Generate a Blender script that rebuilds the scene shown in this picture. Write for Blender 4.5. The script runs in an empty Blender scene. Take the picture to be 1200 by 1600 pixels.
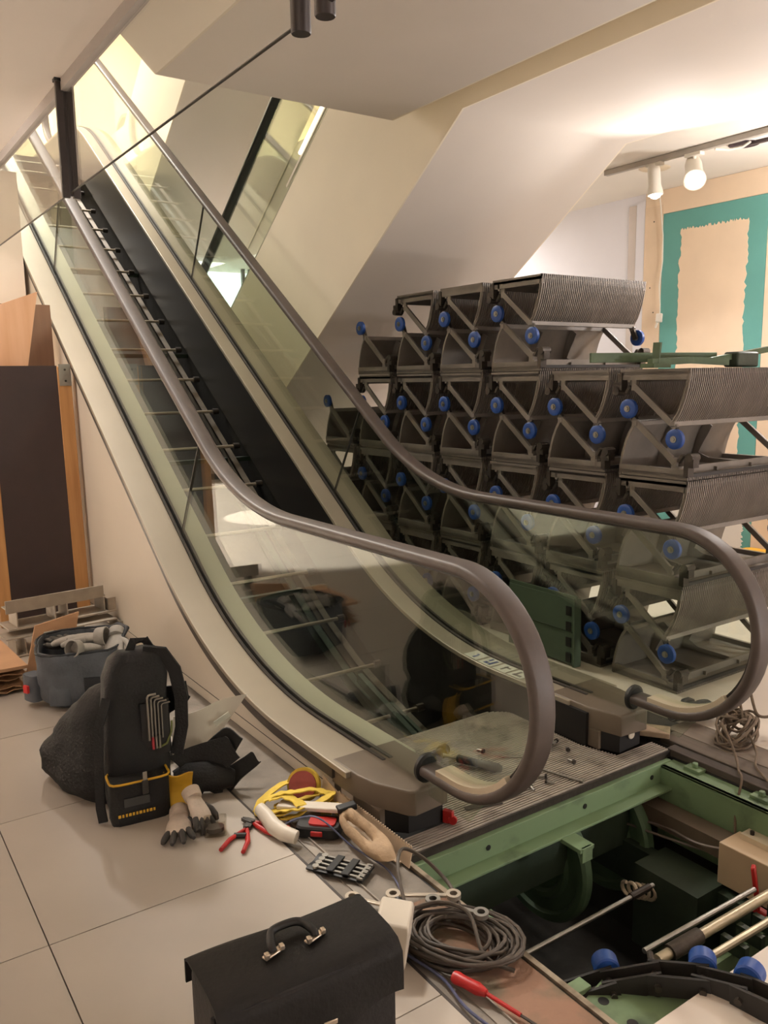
import bpy, bmesh, math, random
from mathutils import Vector, Matrix
random.seed(7)
PI = math.pi
S = bpy.context.scene
COL = S.collection

# ------------------------------------------------------------------ camera
def cam_axes(yaw, pitch, roll):
    f = Vector((math.sin(yaw)*math.cos(pitch), math.cos(yaw)*math.cos(pitch), math.sin(pitch)))
    r = Vector((math.cos(yaw), -math.sin(yaw), 0))
    u = r.cross(f)
    c, s = math.cos(roll), math.sin(roll)
    return c*r + s*u, -s*r + c*u, f
cd = bpy.data.cameras.new('camera'); cam = bpy.data.objects.new('camera', cd); COL.objects.link(cam)
R_, U_, F_ = cam_axes(0.5972, -0.1585, -0.015)
CAMPOS = Vector((-2.0842, -1.901, 1.4939))
cam.matrix_world = Matrix(((R_.x, U_.x, -F_.x, CAMPOS.x), (R_.y, U_.y, -F_.y, CAMPOS.y), (R_.z, U_.z, -F_.z, CAMPOS.z), (0, 0, 0, 1)))
cd.sensor_fit = 'VERTICAL'; cd.sensor_height = 24; cd.sensor_width = 18
cd.lens = 1302.575/1600*24; cd.clip_start = 0.02; cd.clip_end = 100
S.camera = cam

# ------------------------------------------------------------------ light and exposure
S.view_settings.view_transform = 'Standard'; S.view_settings.look = 'None'
S.view_settings.gamma = 1; S.view_settings.use_curve_mapping = False
S.view_settings.exposure = 0.13
S.cycles.transparent_max_bounces = 32
S.cycles.max_bounces = 10
S.cycles.sample_clamp_indirect = 4
W = bpy.data.worlds.new('world'); S.world = W; W.use_nodes = True
W.node_tree.nodes['Background'].inputs[0].default_value = (1, .86, .7, 1)
W.node_tree.nodes['Background'].inputs[1].default_value = 0.01
WARM = (1, .92, .86); SOFT = (1, .93, .85); WHITE = (1, .95, .93)
def light(kind, name, loc, power, color, size=.1, aim=None, sy=None, spot=None):
    d = bpy.data.lights.new(name, kind); d.energy = power; d.color = color
    if kind == 'AREA':
        d.size = size
        if sy: d.shape = 'RECTANGLE'; d.size_y = sy
    else:
        d.shadow_soft_size = size
    if spot: d.spot_size = math.radians(spot); d.spot_blend = .4
    o = bpy.data.objects.new(name, d); COL.objects.link(o); o.location = loc
    if aim is not None:
        o.rotation_euler = (Vector(aim)-Vector(loc)).to_track_quat('-Z', 'Y').to_euler()
    return o
# ceiling lamps on the left; the fill lights between them are added and unseen
light('AREA', 'ceiling_lamp_back_left', (-1.9, 3.3, 2.94), 24, WARM, .4, (-1.3, 4.7, 1.4))
light('AREA', 'fill_floor_left', (-2.5, 2.2, 2.94), 13, WARM, .4, (-2.5, 2.2, 0))  # weak unseen fill, added to brighten the floor on the left
light('POINT', 'fill_low_left', (-4.6, 3.4, .5), 22, WARM, .15)  # unseen low fill on the left, added to brighten the ceilings
light('POINT', 'fill_low_behind', (-5.2, -4.0, .4), 85, WARM, .15)  # unseen fill behind the camera, kept low to lift the ceilings, added
light('SPOT', 'ceiling_spot_far_left', (-2.9, 5.1, 2.9), 9500, SOFT, .1, (-2.95, 5.2, 0), spot=62)
light('SPOT', 'ceiling_spot_far_left', (-3.3, 7.4, 2.9), 13500, SOFT, .1, (-3.3, 7.5, 0), spot=75)
# shop on the right behind the steps
light('AREA', 'ceiling_lamp_right', (2.8, 4.9, 2.9), 55, WHITE, .6, (2.8, 4.9, 0))
light('POINT', 'fill_low_right', (2.6, -4.2, .9), 210, WHITE, .15)  # added fill out of view, brightens the risers and escalator undersides
light('POINT', 'fill_high_right', (3.05, .55, 2.3), 75, WHITE, .08)  # added fill just out of frame, whitens the right ceiling and boards
# upper floor and the back of the hall
light('AREA', 'upper_lamp', (-.2, 8.6, 7.3), 1100, SOFT, 1.6, (-.2, 8.6, 0))
light('AREA', 'upper_lamp_void', (-.3, 4.0, 7.3), 1000, SOFT, 1.0, (-.3, 4.0, 0))
light('AREA', 'hall_lamp', (2.2, 8.4, 3.6), 80, (.9, 1, .98), .5, (2.2, 8.4, 0))

# ------------------------------------------------------------------ materials
def lin(c):
    return tuple(((v/255)/12.92 if v/255 <= .04045 else ((v/255+.055)/1.055)**2.4) for v in c)
MATS = {}
def mat(name, rgb, rough=.5, metal=0, var=.12, scale=6, bump=0, bscale=None, rgb2=None, amount=.5, spec=.5, coat=0, detail=4):
    if name in MATS: return MATS[name]
    m = bpy.data.materials.new(name); m.use_nodes = True
    nt = m.node_tree; N = nt.nodes; L = nt.links; b = N['Principled BSDF']
    tc = N.new('ShaderNodeTexCoord'); n = N.new('ShaderNodeTexNoise')
    n.inputs['Scale'].default_value = scale; n.inputs['Detail'].default_value = detail
    L.new(tc.outputs['Object'], n.inputs['Vector'])
    cr = N.new('ShaderNodeValToRGB')
    a = lin(rgb)
    c1 = lin(rgb2) if rgb2 else tuple(v*(1-var) for v in a)
    c2 = a if rgb2 else tuple(min(1, v*(1+var)) for v in a)
    e = cr.color_ramp.elements
    lo = .5-.22 if not rgb2 else amount-.12
    e[0].position = max(0, lo); e[0].color = (*c1, 1); e[1].position = min(1, .72 if not rgb2 else amount+.12); e[1].color = (*c2, 1)
    L.new(n.outputs['Fac'], cr.inputs['Fac']); L.new(cr.outputs['Color'], b.inputs['Base Color'])
    b.inputs['Roughness'].default_value = rough; b.inputs['Metallic'].default_value = metal
    b.inputs['Specular IOR Level'].default_value = spec
    if coat: b.inputs['Coat Weight'].default_value = coat
    if bump:
        n2 = N.new('ShaderNodeTexNoise'); n2.inputs['Scale'].default_value = bscale or scale*4; n2.inputs['Detail'].default_value = 5
        L.new(tc.outputs['Object'], n2.inputs['Vector'])
        bp = N.new('ShaderNodeBump'); bp.inputs['Strength'].default_value = bump; bp.inputs['Distance'].default_value = .01
        L.new(n2.outputs['Fac'], bp.inputs['Height']); L.new(bp.outputs['Normal'], b.inputs['Normal'])
    MATS[name] = m; return m
def wood(name, rgb, rgb2, rough=.6, axis='z', scale=9):
    if name in MATS: return MATS[name]
    m = mat(name, rgb, rough); nt = m.node_tree; N = nt.nodes; L = nt.links
    mp = N.new('ShaderNodeMapping'); tc = [x for x in N if x.type == 'TEX_COORD'][0]; n = [x for x in N if x.type == 'TEX_NOISE'][0]
    mp.inputs['Scale'].default_value = {'z': (scale, scale, .6), 'y': (scale, .6, scale), 'x': (.6, scale, scale)}[axis]
    L.new(tc.outputs['Object'], mp.inputs['Vector']); L.new(mp.outputs['Vector'], n.inputs['Vector'])
    n.inputs['Scale'].default_value = 2.2
    cr = [x for x in N if x.type == 'VALTORGB'][0]
    cr.color_ramp.elements[0].color = (*lin(rgb2), 1); cr.color_ramp.elements[1].color = (*lin(rgb), 1)
    return m
def glass(name, tint, ior=1.5, rough=.0):
    if name in MATS: return MATS[name]
    m = bpy.data.materials.new(name); m.use_nodes = True; nt = m.node_tree; N = nt.nodes; L = nt.links
    N.remove(N['Principled BSDF']); out = N['Material Output']
    fr = N.new('ShaderNodeFresnel')          # the same reflection on both faces of a pane
    ge = N.new('ShaderNodeNewGeometry'); mr = N.new('ShaderNodeMapRange')
    mr.inputs['To Min'].default_value = ior; mr.inputs['To Max'].default_value = 1/ior
    L.new(ge.outputs['Backfacing'], mr.inputs['Value']); L.new(mr.outputs['Result'], fr.inputs['IOR'])
    tr = N.new('ShaderNodeBsdfTransparent'); tr.inputs[0].default_value = (*tint, 1)
    gl = N.new('ShaderNodeBsdfGlossy'); gl.inputs['Roughness'].default_value = rough
    gl.inputs['Color'].default_value = (1, 1, 1, 1)
    mx = N.new('ShaderNodeMixShader')
    L.new(fr.outputs[0], mx.inputs[0]); L.new(tr.outputs[0], mx.inputs[1]); L.new(gl.outputs[0], mx.inputs[2]); L.new(mx.outputs[0], out.inputs[0])
    MATS[name] = m; return m
def emit(name, rgb, strength):
    if name in MATS: return MATS[name]
    m = bpy.data.materials.new(name); m.use_nodes = True; nt = m.node_tree; N = nt.nodes; L = nt.links
    e = N.new('ShaderNodeEmission'); e.inputs[0].default_value = (*lin(rgb), 1); e.inputs[1].default_value = strength
    L.new(e.outputs[0], N['Material Output'].inputs[0]); MATS[name] = m; return m

# ------------------------------------------------------------------ mesh helpers
class MB:
    def __init__(s): s.v = []; s.f = []
    def add(s, vs, fs):
        o = len(s.v); s.v += [tuple(x) for x in vs]; s.f += [tuple(i+o for i in q) for q in fs]; return s
    def bb(s, x0, x1, y0, y1, z0, z1):
        return s.add([(x, y, z) for z in (z0, z1) for y in (y0, y1) for x in (x0, x1)],
                     [(0, 2, 3, 1), (4, 5, 7, 6), (0, 1, 5, 4), (2, 6, 7, 3), (0, 4, 6, 2), (1, 3, 7, 5)])
    def box(s, c, d, rot=(0, 0, 0)):
        from mathutils import Euler
        R = Euler(rot).to_matrix(); c = Vector(c)
        vs = [c + R @ Vector((x*d[0]/2, y*d[1]/2, z*d[2]/2)) for z in (-1, 1) for y in (-1, 1) for x in (-1, 1)]
        return s.add(vs, [(0, 2, 3, 1), (4, 5, 7, 6), (0, 1, 5, 4), (2, 6, 7, 3), (0, 4, 6, 2), (1, 3, 7, 5)])
    def beam(s, a, b, w, h, up=(0, 0, 1)):
        a = Vector(a); b = Vector(b); d = (b-a).normalized(); u = Vector(up); r = d.cross(u)
        if r.length < 1e-4: r = d.cross(Vector((1, 0, 0)))
        r.normalize(); u = r.cross(d)
        vs = [p + r*x*w/2 + u*z*h/2 for p in (a, b) for z in (-1, 1) for x in (-1, 1)]
        return s.add(vs, [(0, 1, 3, 2), (4, 6, 7, 5), (0, 4, 5, 1), (2, 3, 7, 6), (0, 2, 6, 4), (1, 5, 7, 3)])
    def rings(s, R, cap=True, close=False):
        n = len(R[0]); o = len(s.v); fs = []
        for r in R: s.v += [tuple(p) for p in r]
        m = len(R)
        for i in range(m if close else m-1):
            a = o+i*n; b = o+((i+1) % m)*n
            for j in range(n): k = (j+1) % n; s.f.append((a+j, a+k, b+k, b+j))
        if cap and not close:
            s.f.append(tuple(o+j for j in range(n))[::-1]); s.f.append(tuple(o+(m-1)*n+j for j in range(n)))
        return s
    def cyl(s, a, b, r0, r1=None, n=14):
        a = Vector(a); b = Vector(b); r1 = r0 if r1 is None else r1; d = (b-a).normalized()
        x = d.orthogonal().normalized(); y = d.cross(x)
        return s.rings([[p + (x*math.cos(2*PI*k/n)+y*math.sin(2*PI*k/n))*r for k in range(n)] for p, r in ((a, r0), (b, r1))])
    def lathe(s, a, axis, prof, n=20):
        a = Vector(a); d = Vector(axis).normalized(); x = d.orthogonal().normalized(); y = d.cross(x)
        return s.rings([[a + d*h + (x*math.cos(2*PI*k/n)+y*math.sin(2*PI*k/n))*r for k in range(n)] for r, h in prof])
    def tube(s, pts, r, n=7, close=False, flat=1.0):
        P = [Vector(p) for p in pts]; m = len(P); x = None; R = []
        for i in range(m):
            d = (P[(i+1) % m]-P[i-1]) if close else (P[min(i+1, m-1)]-P[max(i-1, 0)])
            if d.length < 1e-9: d = Vector((0, 0, 1))
            d.normalize()
            if x is None: x = d.orthogonal().normalized()
            x = (x - d*x.dot(d))
            if x.length < 1e-6: x = d.orthogonal()
            x.normalize(); y = d.cross(x); rr = r[i] if isinstance(r, (list, tuple)) else r
            R.append([P[i]+x*math.cos(2*PI*k/n)*rr+y*math.sin(2*PI*k/n)*rr*flat for k in range(n)])
        return s.rings(R, True, close)
    def prism(s, pts, vec):
        P = [Vector(p) for p in pts]; v = Vector(vec); n = len(P)
        return s.add(P+[p+v for p in P], [tuple(range(n))[::-1], tuple(range(n, 2*n))]+[(i, (i+1) % n, n+(i+1) % n, n+i) for i in range(n)])
    def strip(s, top, bot, x0, x1):           # a plate in the YZ plane between two curves, thick from x0 to x1
        n = len(top); R = []
        for (a, b) in zip(top, bot):
            R.append([(x0, a[0], a[1]), (x1, a[0], a[1]), (x1, b[0], b[1]), (x0, b[0], b[1])])
        return s.rings(R)
    def sweep(s, path, prof):                 # prof: (x, offset along the normal) swept along a YZ path
        R = []; n = len(path)
        for i in range(n):
            a = path[max(i-1, 0)]; b = path[min(i+1, n-1)]
            ty, tz = b[0]-a[0], b[1]-a[1]; l = math.hypot(ty, tz) or 1; ny, nz = -tz/l, ty/l
            R.append([(x, path[i][0]+ny*d, path[i][1]+nz*d) for x, d in prof])
        return s.rings(R)
    def sheet(s, fn, nu, nv, t=.003):
        P = [[Vector(fn(i/(nu-1), j/(nv-1))) for j in range(nv)] for i in range(nu)]
        top = []; bot = []
        for i in range(nu):
            for j in range(nv):
                du = P[min(i+1, nu-1)][j]-P[max(i-1, 0)][j]; dv = P[i][min(j+1, nv-1)]-P[i][max(j-1, 0)]
                nn = du.cross(dv)
                if nn.length < 1e-9: nn = Vector((0, 0, 1))
                nn.normalize(); top.append(P[i][j]+nn*t/2); bot.append(P[i][j]-nn*t/2)
        o = nu*nv; fs = []
        q = lambda i, j: i*nv+j
        for i in range(nu-1):
            for j in range(nv-1):
                fs += [(q(i, j), q(i+1, j), q(i+1, j+1), q(i, j+1)), (o+q(i, j), o+q(i, j+1), o+q(i+1, j+1), o+q(i+1, j))]
        for i in range(nu-1):
            fs += [(q(i, 0), o+q(i, 0), o+q(i+1, 0), q(i+1, 0)), (q(i, nv-1), q(i+1, nv-1), o+q(i+1, nv-1), o+q(i, nv-1))]
        for j in range(nv-1):
            fs += [(q(0, j), q(0, j+1), o+q(0, j+1), o+q(0, j)), (q(nu-1, j), o+q(nu-1, j), o+q(nu-1, j+1), q(nu-1, j+1))]
        return s.add(top+bot, fs)
from mathutils import noise as _ns
def wrinkle(mb, amp, sc, seed=0):
    out = []
    for v in mb.v:
        p = Vector(v)*sc+Vector((seed*3.1, seed*1.7, seed*.9)); d = _ns.noise_vector(p)+.5*_ns.noise_vector(p*2.3)
        out.append((v[0]+d.x*amp, v[1]+d.y*amp, max(.001, v[2]+d.z*amp*.7) if v[2] > .004 else v[2]))
    mb.v = out; return mb
def soft(ctrl, n=36, sub=4, p=3.5, amp=.008, sc=14, seed=0):
    """a stuffed shape: ctrl = (z, cx, cy, hx, hy, rot), blended upwards and creased"""
    R = []; m = len(ctrl)
    for i in range(m-1):
        for k in range(sub if i < m-2 else sub+1):
            t = k/sub; t = t*t*(3-2*t) if 0 else t
            c = [a+(b-a)*t for a, b in zip(ctrl[i], ctrl[i+1])]
            R.append(rring((c[1], c[2]), c[3], c[4], c[0], p, n, 0, 0, 0, c[5]))
    return wrinkle(MB().rings(R), amp, sc, seed)
def rring(c, hx, hy, z, p=4, n=28, ph=0, jit=0, seed=0, rot=0):  # a superellipse ring
    rr = random.Random(seed); out = []
    for k in range(n):
        a = 2*PI*k/n+ph; ca, sa = math.cos(a), math.sin(a)
        r = (abs(ca)**p+abs(sa)**p)**(-1/p)*(1+rr.uniform(-jit, jit))
        x, y = hx*r*ca, hy*r*sa
        out.append((c[0]+x*math.cos(rot)-y*math.sin(rot), c[1]+x*math.sin(rot)+y*math.cos(rot), z))
    return out
def build(name, mb, m, parent=None, world=True, smooth=35, bevel=0, **props):
    me = bpy.data.meshes.new(name); vs = mb.v
    if parent is not None and world:
        inv = WM[parent.name].inverted(); vs = [tuple(inv @ Vector(v)) for v in vs]
    me.from_pydata(vs, [], mb.f); me.materials.append(m)
    bm = bmesh.new(); bm.from_mesh(me); bmesh.ops.recalc_face_normals(bm, faces=bm.faces); bm.to_mesh(me); bm.free()
    if smooth:
        me.polygons.foreach_set('use_smooth', [True]*len(me.polygons)); me.set_sharp_from_angle(angle=math.radians(smooth))
    o = bpy.data.objects.new(name, me); COL.objects.link(o)
    if parent is not None: o.parent = parent
    WM[o.name] = WM[parent.name].copy() if parent is not None else Matrix.Identity(4)
    if bevel:
        b = o.modifiers.new('bevel', 'BEVEL'); b.width = bevel; b.segments = 2; b.limit_method = 'ANGLE'; b.angle_limit = math.radians(40)
    for k, v in props.items(): o[k] = v
    return o
WM = {}
def thing(name, label, cat, loc=(0, 0, 0), rot=(0, 0, 0), group=None):
    from mathutils import Euler
    o = bpy.data.objects.new(name, None); COL.objects.link(o); o.location = loc; o.rotation_euler = rot; o.empty_display_size = .05
    WM[o.name] = Matrix.Translation(loc) @ Euler(rot).to_matrix().to_4x4()
    o['label'] = label; o['category'] = cat
    if group: o['group'] = group
    return o
def solo(name, mb, m, label, cat, group=None, loc=(0, 0, 0), **k):
    o = build(name, MB().add([Vector(v)-Vector(loc) for v in mb.v], mb.f), m, **k); o.location = loc
    WM[o.name] = Matrix.Translation(loc)
    o['label'] = label; o['category'] = cat
    if group: o['group'] = group
    return o
def struct(name, mb, m, parent=None, **k):
    return build(name, mb, m, parent, kind='structure', **k)
def dup(root, loc, rot=None, label=None, name=None):
    r = root.copy(); COL.objects.link(r); r.location = loc
    if rot is not None: r.rotation_euler = rot
    if label: r['label'] = label
    if name: r.name = name
    for ch in root.children:
        c = ch.copy(); COL.objects.link(c); c.parent = r
        for g in ch.children:
            d = g.copy(); COL.objects.link(d); d.parent = c
    return r

# palette
M_cream = mat('painted plaster cream', (238, 226, 204), .75, var=.05, scale=1.2, bump=.05, bscale=60)
M_white = mat('painted plaster white', (232, 224, 212), .7, var=.04, scale=1.5, bump=.04, bscale=60)
M_ceil = mat('ceiling paint', (240, 231, 222), .8, var=.04, scale=1.0, bump=.03, bscale=70)
M_under = mat('underside paint', (224, 214, 203), .7, var=.05, scale=1.0, bump=.04, bscale=50)
M_tile = mat('floor tile', (178, 168, 156), .42, var=.07, scale=2.4, bump=.02, bscale=90)
M_grout = mat('dark grout', (60, 55, 52), .9, var=.1)
M_screed = mat('grey screed', (128, 120, 110), .85, var=.2, scale=9, bump=.3, bscale=60)
M_dirty = mat('dirty boards', (124, 100, 80), .85, var=.3, scale=10, bump=.4, bscale=40, rgb2=(62, 54, 46), amount=.42)
M_cladd = mat('side cladding paint', (222, 210, 192), .5, var=.04, scale=1.5)
M_deck = mat('deck profile beige', (158, 148, 132), .38, var=.05, scale=3, metal=.25)
M_inner = mat('inner deck profile', (172, 171, 152), .38, var=.05, scale=3, metal=.25)
M_skirt = mat('black skirt panel', (24, 22, 20), .35, var=.2, scale=5)
M_gasket = mat('black gasket', (52, 47, 42), .6, var=.1)
M_rubber = mat('handrail rubber', (74, 64, 58), .52, var=.12, scale=14, bump=.05)
M_guide = mat('handrail guide', (214, 200, 176), .4, metal=.3, var=.1)
M_cap = mat('newel cap plastic', (100, 88, 74), .55, var=.10, scale=8, bump=.04)
M_black = mat('black plastic', (16, 15, 14), .5, var=.2)
M_alu = mat('cast aluminium', (124, 117, 109), .5, metal=.4, var=.18, scale=7, bump=.12, bscale=30)
M_aluIn = mat('dusty cast aluminium', (128, 121, 114), .6, metal=.3, var=.2, scale=6, bump=.12, bscale=26)
M_blue = mat('blue roller plastic', (24, 66, 138), .45, var=.12, scale=20)
M_steel = mat('bright steel', (150, 146, 138), .42, metal=.8, var=.12, scale=20)
M_dsteel = mat('oily steel', (66, 60, 54), .5, metal=.6, var=.3, scale=12, bump=.2)
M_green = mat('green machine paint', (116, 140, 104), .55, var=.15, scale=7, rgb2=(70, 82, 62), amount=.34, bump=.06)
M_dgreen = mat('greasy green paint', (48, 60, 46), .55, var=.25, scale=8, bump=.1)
M_dark = mat('greasy truss metal', (34, 32, 29), .7, var=.35, scale=6, bump=.2)
M_plate = mat('landing plate aluminium', (168, 158, 146), .5, metal=.2, var=.15, scale=9, rgb2=(120, 111, 102), amount=.40)
M_glass = glass('green tinted glass', (.88, .92, .865), 1.6)
M_clear = glass('clear curtain glass', (.95, .955, .94), 1.9)
M_ply = wood('plywood sheet', (230, 184, 146), (214, 162, 122), .6, 'z', 6)
M_pine = wood('pine batten', (196, 146, 92), (160, 112, 66), .65, 'z', 10)
M_film = mat('brown film faced board', (48, 33, 31), .55, var=.15, scale=7)

exec_order = []
# ================================================================== STRUCTURE
A = 0.6093; TA = math.tan(A)
# floor on the left: grout bed with single tiles
floor = struct('floor', MB().bb(-7, -.953, -7, 12, -.10, -.012), M_grout)
def tiles():
    meshes = {}
    xs = [-.945-.755*k for k in range(9)]; ys = [.30+.755*k for k in range(-7, 13)]
    for i in range(len(xs)-1):
        for y in ys:
            y1 = y+.755
            if y1-y < .05: continue
            g = .0018
            key = round(y1-y, 3)
            if key not in meshes:
                o = build('tile', MB().bb(g, .755-g, g, y1-y-g, 0, .012), M_tile, floor, world=False, bevel=0)
                meshes[key] = o
            else:
                o = meshes[key].copy(); COL.objects.link(o); o.parent = floor
            o.location = (xs[i+1], y, -.012+random.uniform(-.0004, .0004))
tiles()
struct('trim_1', MB().bb(-.953, -.70, -7, 4.7, -.10, -.008).bb(-.70, -.66, .08, 4.7, -.10, -.008), M_screed)        # screed strip beside the pit
struct('trim_10', MB().bb(-.865, -.70, -.9, -.12, -.012, -.003), mat('rusty screed', (136, 104, 84), .85, var=.3, scale=7, rgb2=(96, 92, 74), amount=.42, bump=.3, bscale=50))
struct('trim_2', MB().bb(-.953, -.945, -7, 4.7, -.06, .001), mat('edge strip steel', (70, 64, 60), .5, metal=.5))
struct('trim_3', MB().bb(-.90, -.872, -.9, .52, -.012, -.004).bb(-.872, -.868, -.9, .52, -.012, .004), mat('aluminium strip', (150, 142, 132), .45, metal=.5))
struct('trim_4', MB().bb(-.692, -.676, -.81, .075, -.06, .002), mat('pit edge steel', (160, 146, 126), .45, metal=.4, rgb2=(92, 78, 62), amount=.45, scale=14))
struct('trim_5', MB().bb(-.70, -.692, -.81, .075, -.10, -.01), M_dark)
M_floorR = mat('pale floor right', (214, 202, 188), .4, var=.06, scale=2, bump=.02, bscale=60)
struct('floor.001', MB().bb(.95, 9, -7, 12, -.12, 0).bb(-.70, .95, -7, -.815, -.12, 0).bb(.66, .95, .6, 12, -.12, 0), M_floorR)
struct('floor.002', MB().bb(-.66, .66, 3.2, 12, -.14, -.02), M_screed)
# pit under the landing
PITB = -.95
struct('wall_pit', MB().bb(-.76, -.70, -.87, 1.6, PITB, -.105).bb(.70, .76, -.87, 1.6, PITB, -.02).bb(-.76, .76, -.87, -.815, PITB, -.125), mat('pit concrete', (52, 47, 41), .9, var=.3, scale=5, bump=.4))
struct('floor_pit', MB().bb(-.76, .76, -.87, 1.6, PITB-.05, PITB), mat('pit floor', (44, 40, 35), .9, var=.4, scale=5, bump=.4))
# ceilings
CZ = 2.955
struct('ceiling', MB().bb(-7, -.90, -7, 12, 2.985, 3.95), M_ceil)
struct('trim_6', MB().bb(-.90, -.86, -7, 8, 2.93, 3.95), mat('fascia grey', (168, 160, 154), .7, var=.04))
struct('ceiling_right', MB().bb(2.40, 9, -7, 12, CZ, 3.95), M_white)
struct('ceiling_upper', MB().bb(-7, 9, -7, 14, 7.6, 7.8), M_white)
# walls
struct('wall_left', MB().bb(-1.6, -.705, 4.72, 5.3, -.1, 2.985), mat('wall left paint', (232, 216, 196), .7, var=.04, scale=1.5))
struct('wall_back_left', MB().bb(-7, -.7, 11.0, 11.1, -.1, 2.985), M_white)
struct('wall_far_left', MB().bb(-7.1, -7, -7, 12, -.1, 7.6), M_white)
struct('wall_behind', MB().bb(-7, 9, -7.1, -7, -.1, 7.6), M_white)
struct('wall_right_end', MB().bb(9, 9.1, -7, 14, -.1, 7.6), M_white)
struct('wall_back', MB().bb(-.7, 3.9, 9.0, 9.1, -.1, 3.9), M_white)
struct('ceiling_back', MB().bb(-7, 3.9, 9.1, 11.3, 3.7, 3.95), M_ceil)
struct('wall_upper', MB().bb(-7, 9, 11.2, 11.35, 3.95, 7.6), mat('upper wall paint', (240, 226, 186), .7, var=.03, scale=1))
struct('trim_7', MB().bb(-1.0, -.55, 9.6, 11.2, 3.95, 7.6), mat('upper pillar paint', (240, 224, 188), .7, var=.03, scale=1))
struct('window_1', MB().bb(1.2, 3.6, 8.97, 9.0, 1.5, 3.68), emit('daylight window', (244, 255, 255), 3.5))
# right hand wall of plasterboards
M_lav = mat('board paper white', (226, 222, 226), .8, var=.03, scale=2)
wr = struct('wall_right', MB().bb(3.742, 3.86, -7, 9.1, -.1, 2.955), M_lav)
M_teal = mat('moisture board teal', (98, 158, 148), .8, var=.05, scale=4)
M_fill = mat('board filler peach', (232, 206, 176), .85, var=.05, scale=3)
M_greyfill = mat('board joint filler', (206, 194, 186), .85, var=.05, scale=5)
struct('plasterboard', MB().bb(3.730, 3.742, 1.69, 2.59, .02, 2.765), M_teal, wr)
struct('plasterboard', MB().bb(3.730, 3.742, -.4, 1.686, .02, 2.765), M_fill, wr)
struct('plasterboard', MB().bb(3.728, 3.742, 2.594, 2.77, .02, 2.84), mat('board peach', (226, 200, 170), .8, var=.05), wr)
struct('plasterboard', MB().bb(3.731, 3.742, -.4, 2.77, 2.768, 2.953), M_fill, wr)
struct('plasterboard', MB().bb(3.731, 3.742, 2.774, 2.86, .02, 2.9), M_lav, wr)
struct('joint_strip', MB().bb(3.734, 3.742, 2.864, 2.94, .02, 2.88), M_greyfill, wr)
def ragged(y0, y1, z0, z1, n=70, j=.013):
    pts = []
    for a, b in (((y0, z0), (y1, z0)), ((y1, z0), (y1, z1)), ((y1, z1), (y0, z1)), ((y0, z1), (y0, z0))):
        for k in range(n):
            t = k/n; q = random.uniform(-j, j) if k else 0; h = abs(a[0]-b[0]) > abs(a[1]-b[1]); pts.append((3.727, a[0]+(b[0]-a[0])*t+(0 if h else q), a[1]+(b[1]-a[1])*t+(q if h else 0)))
    return pts
struct('filler_patch', MB().prism(ragged(1.84, 2.42, .62, 2.62), (.003, 0, 0)), M_fill, wr, smooth=0)
struct('filler_patch', MB().prism(ragged(1.76, 2.40, .06, .58), (.003, 0, 0)), M_white, wr, smooth=0)
for y, z in ((2.68, 2.72), (2.70, 2.2), (2.66, 2.0), (2.69, 1.7), (2.70, 1.66), (2.67, 1.2)): struct('screw', MB().cyl((3.727, y, z), (3.729, y, z), .006, n=8), M_dsteel, wr)
struct('baseboard_right', MB().bb(3.70, 3.728, -7, 9, 0, .07), mat('board offcut pink', (220, 180, 150), .8))

# ================================================================== ESCALATORS
RLa, RRt, RH, RZC, RN = 1.0908, 1.4367, .9314, .5765, .3549
DLa, DR, DH = .85, 2.2, .16
YI = 1.5425; RISE = 4.0; YT = YI+RISE/TA
def arc(y0, z0, r, n, sgn=1, y1=None):
    return [(y0+r*math.sin(A*k/n), z0+sgn*r*(1-math.cos(A*k/n))) for k in range(n+1)]
def profile(L, H, R, y_end=9.2, n=20, R2=1.6):
    """flat, then a curve of radius R, then the incline, then the curve on to the upper landing"""
    p = [(L+R*math.sin(A*k/n), H+R*(1-math.cos(A*k/n))) for k in range(n+1)]
    t2 = R2*math.tan(A/2); ye, ze = YT-t2*math.cos(A), H+RISE-t2*math.sin(A)
    ys, zs = p[-1]
    p += [(ys+(ye-ys)*k/8, zs+(ze-zs)*k/8) for k in range(1, 9)]
    cy, cz = YT+t2, H+RISE
    p += [(cy-R2*math.sin(A*(1-k/10)), cz-R2*(1-math.cos(A*(1-k/10)))) for k in range(1, 11)]
    if y_end > p[-1][0]: p.append((y_end, cz))
    return p
DECK = [(.40, DH)] + profile(DLa, DH, DR)
RAILTOP = profile(RLa, RH, RRt, 8.5, 20, 1.3)
newel = [(.17, RZC-RN)]+[(RN*math.cos(math.radians(a)), RZC+RN*math.sin(math.radians(a))) for a in range(-90, -271, -6)]
newel[1:1] = [(.08, RZC-RN)]
RAIL = newel + RAILTOP + [(8.5+RN*math.sin(math.radians(a)), RH+RISE-RN+RN*math.cos(math.radians(a))) for a in range(10, 181, 10)] + [(8.3, RH+RISE-2*RN)]
def zat(path, y):
    for a, b in zip(path[:-1], path[1:]):
        if a[0] <= y <= b[0]: return a[1]+(b[1]-a[1])*(y-a[0])/max(1e-9, b[0]-a[0])
    return path[0][1] if y < path[0][0] else path[-1][1]
def off(path, dz, y0=None, y1=None):
    return [(y, z+dz) for y, z in path if (y0 is None or y >= y0) and (y1 is None or y <= y1)]
def rrect(x, w, t, r=.012, d0=0):
    out = []
    for cx, cy, a0 in ((w/2-r, t/2-r, 0), (-w/2+r, t/2-r, 90), (-w/2+r, -t/2+r, 180), (w/2-r, -t/2+r, 270)):
        for a in (0, 30, 60, 90):
            out.append((x+cx+r*math.cos(math.radians(a0+a)), d0+cy+r*math.sin(math.radians(a0+a))))
    return out
esc = thing('escalator', 'escalator with its steps taken out, black handrails and open machine pit in front', 'escalator', (0, 0, 0))
M_lens = M_glass
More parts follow.
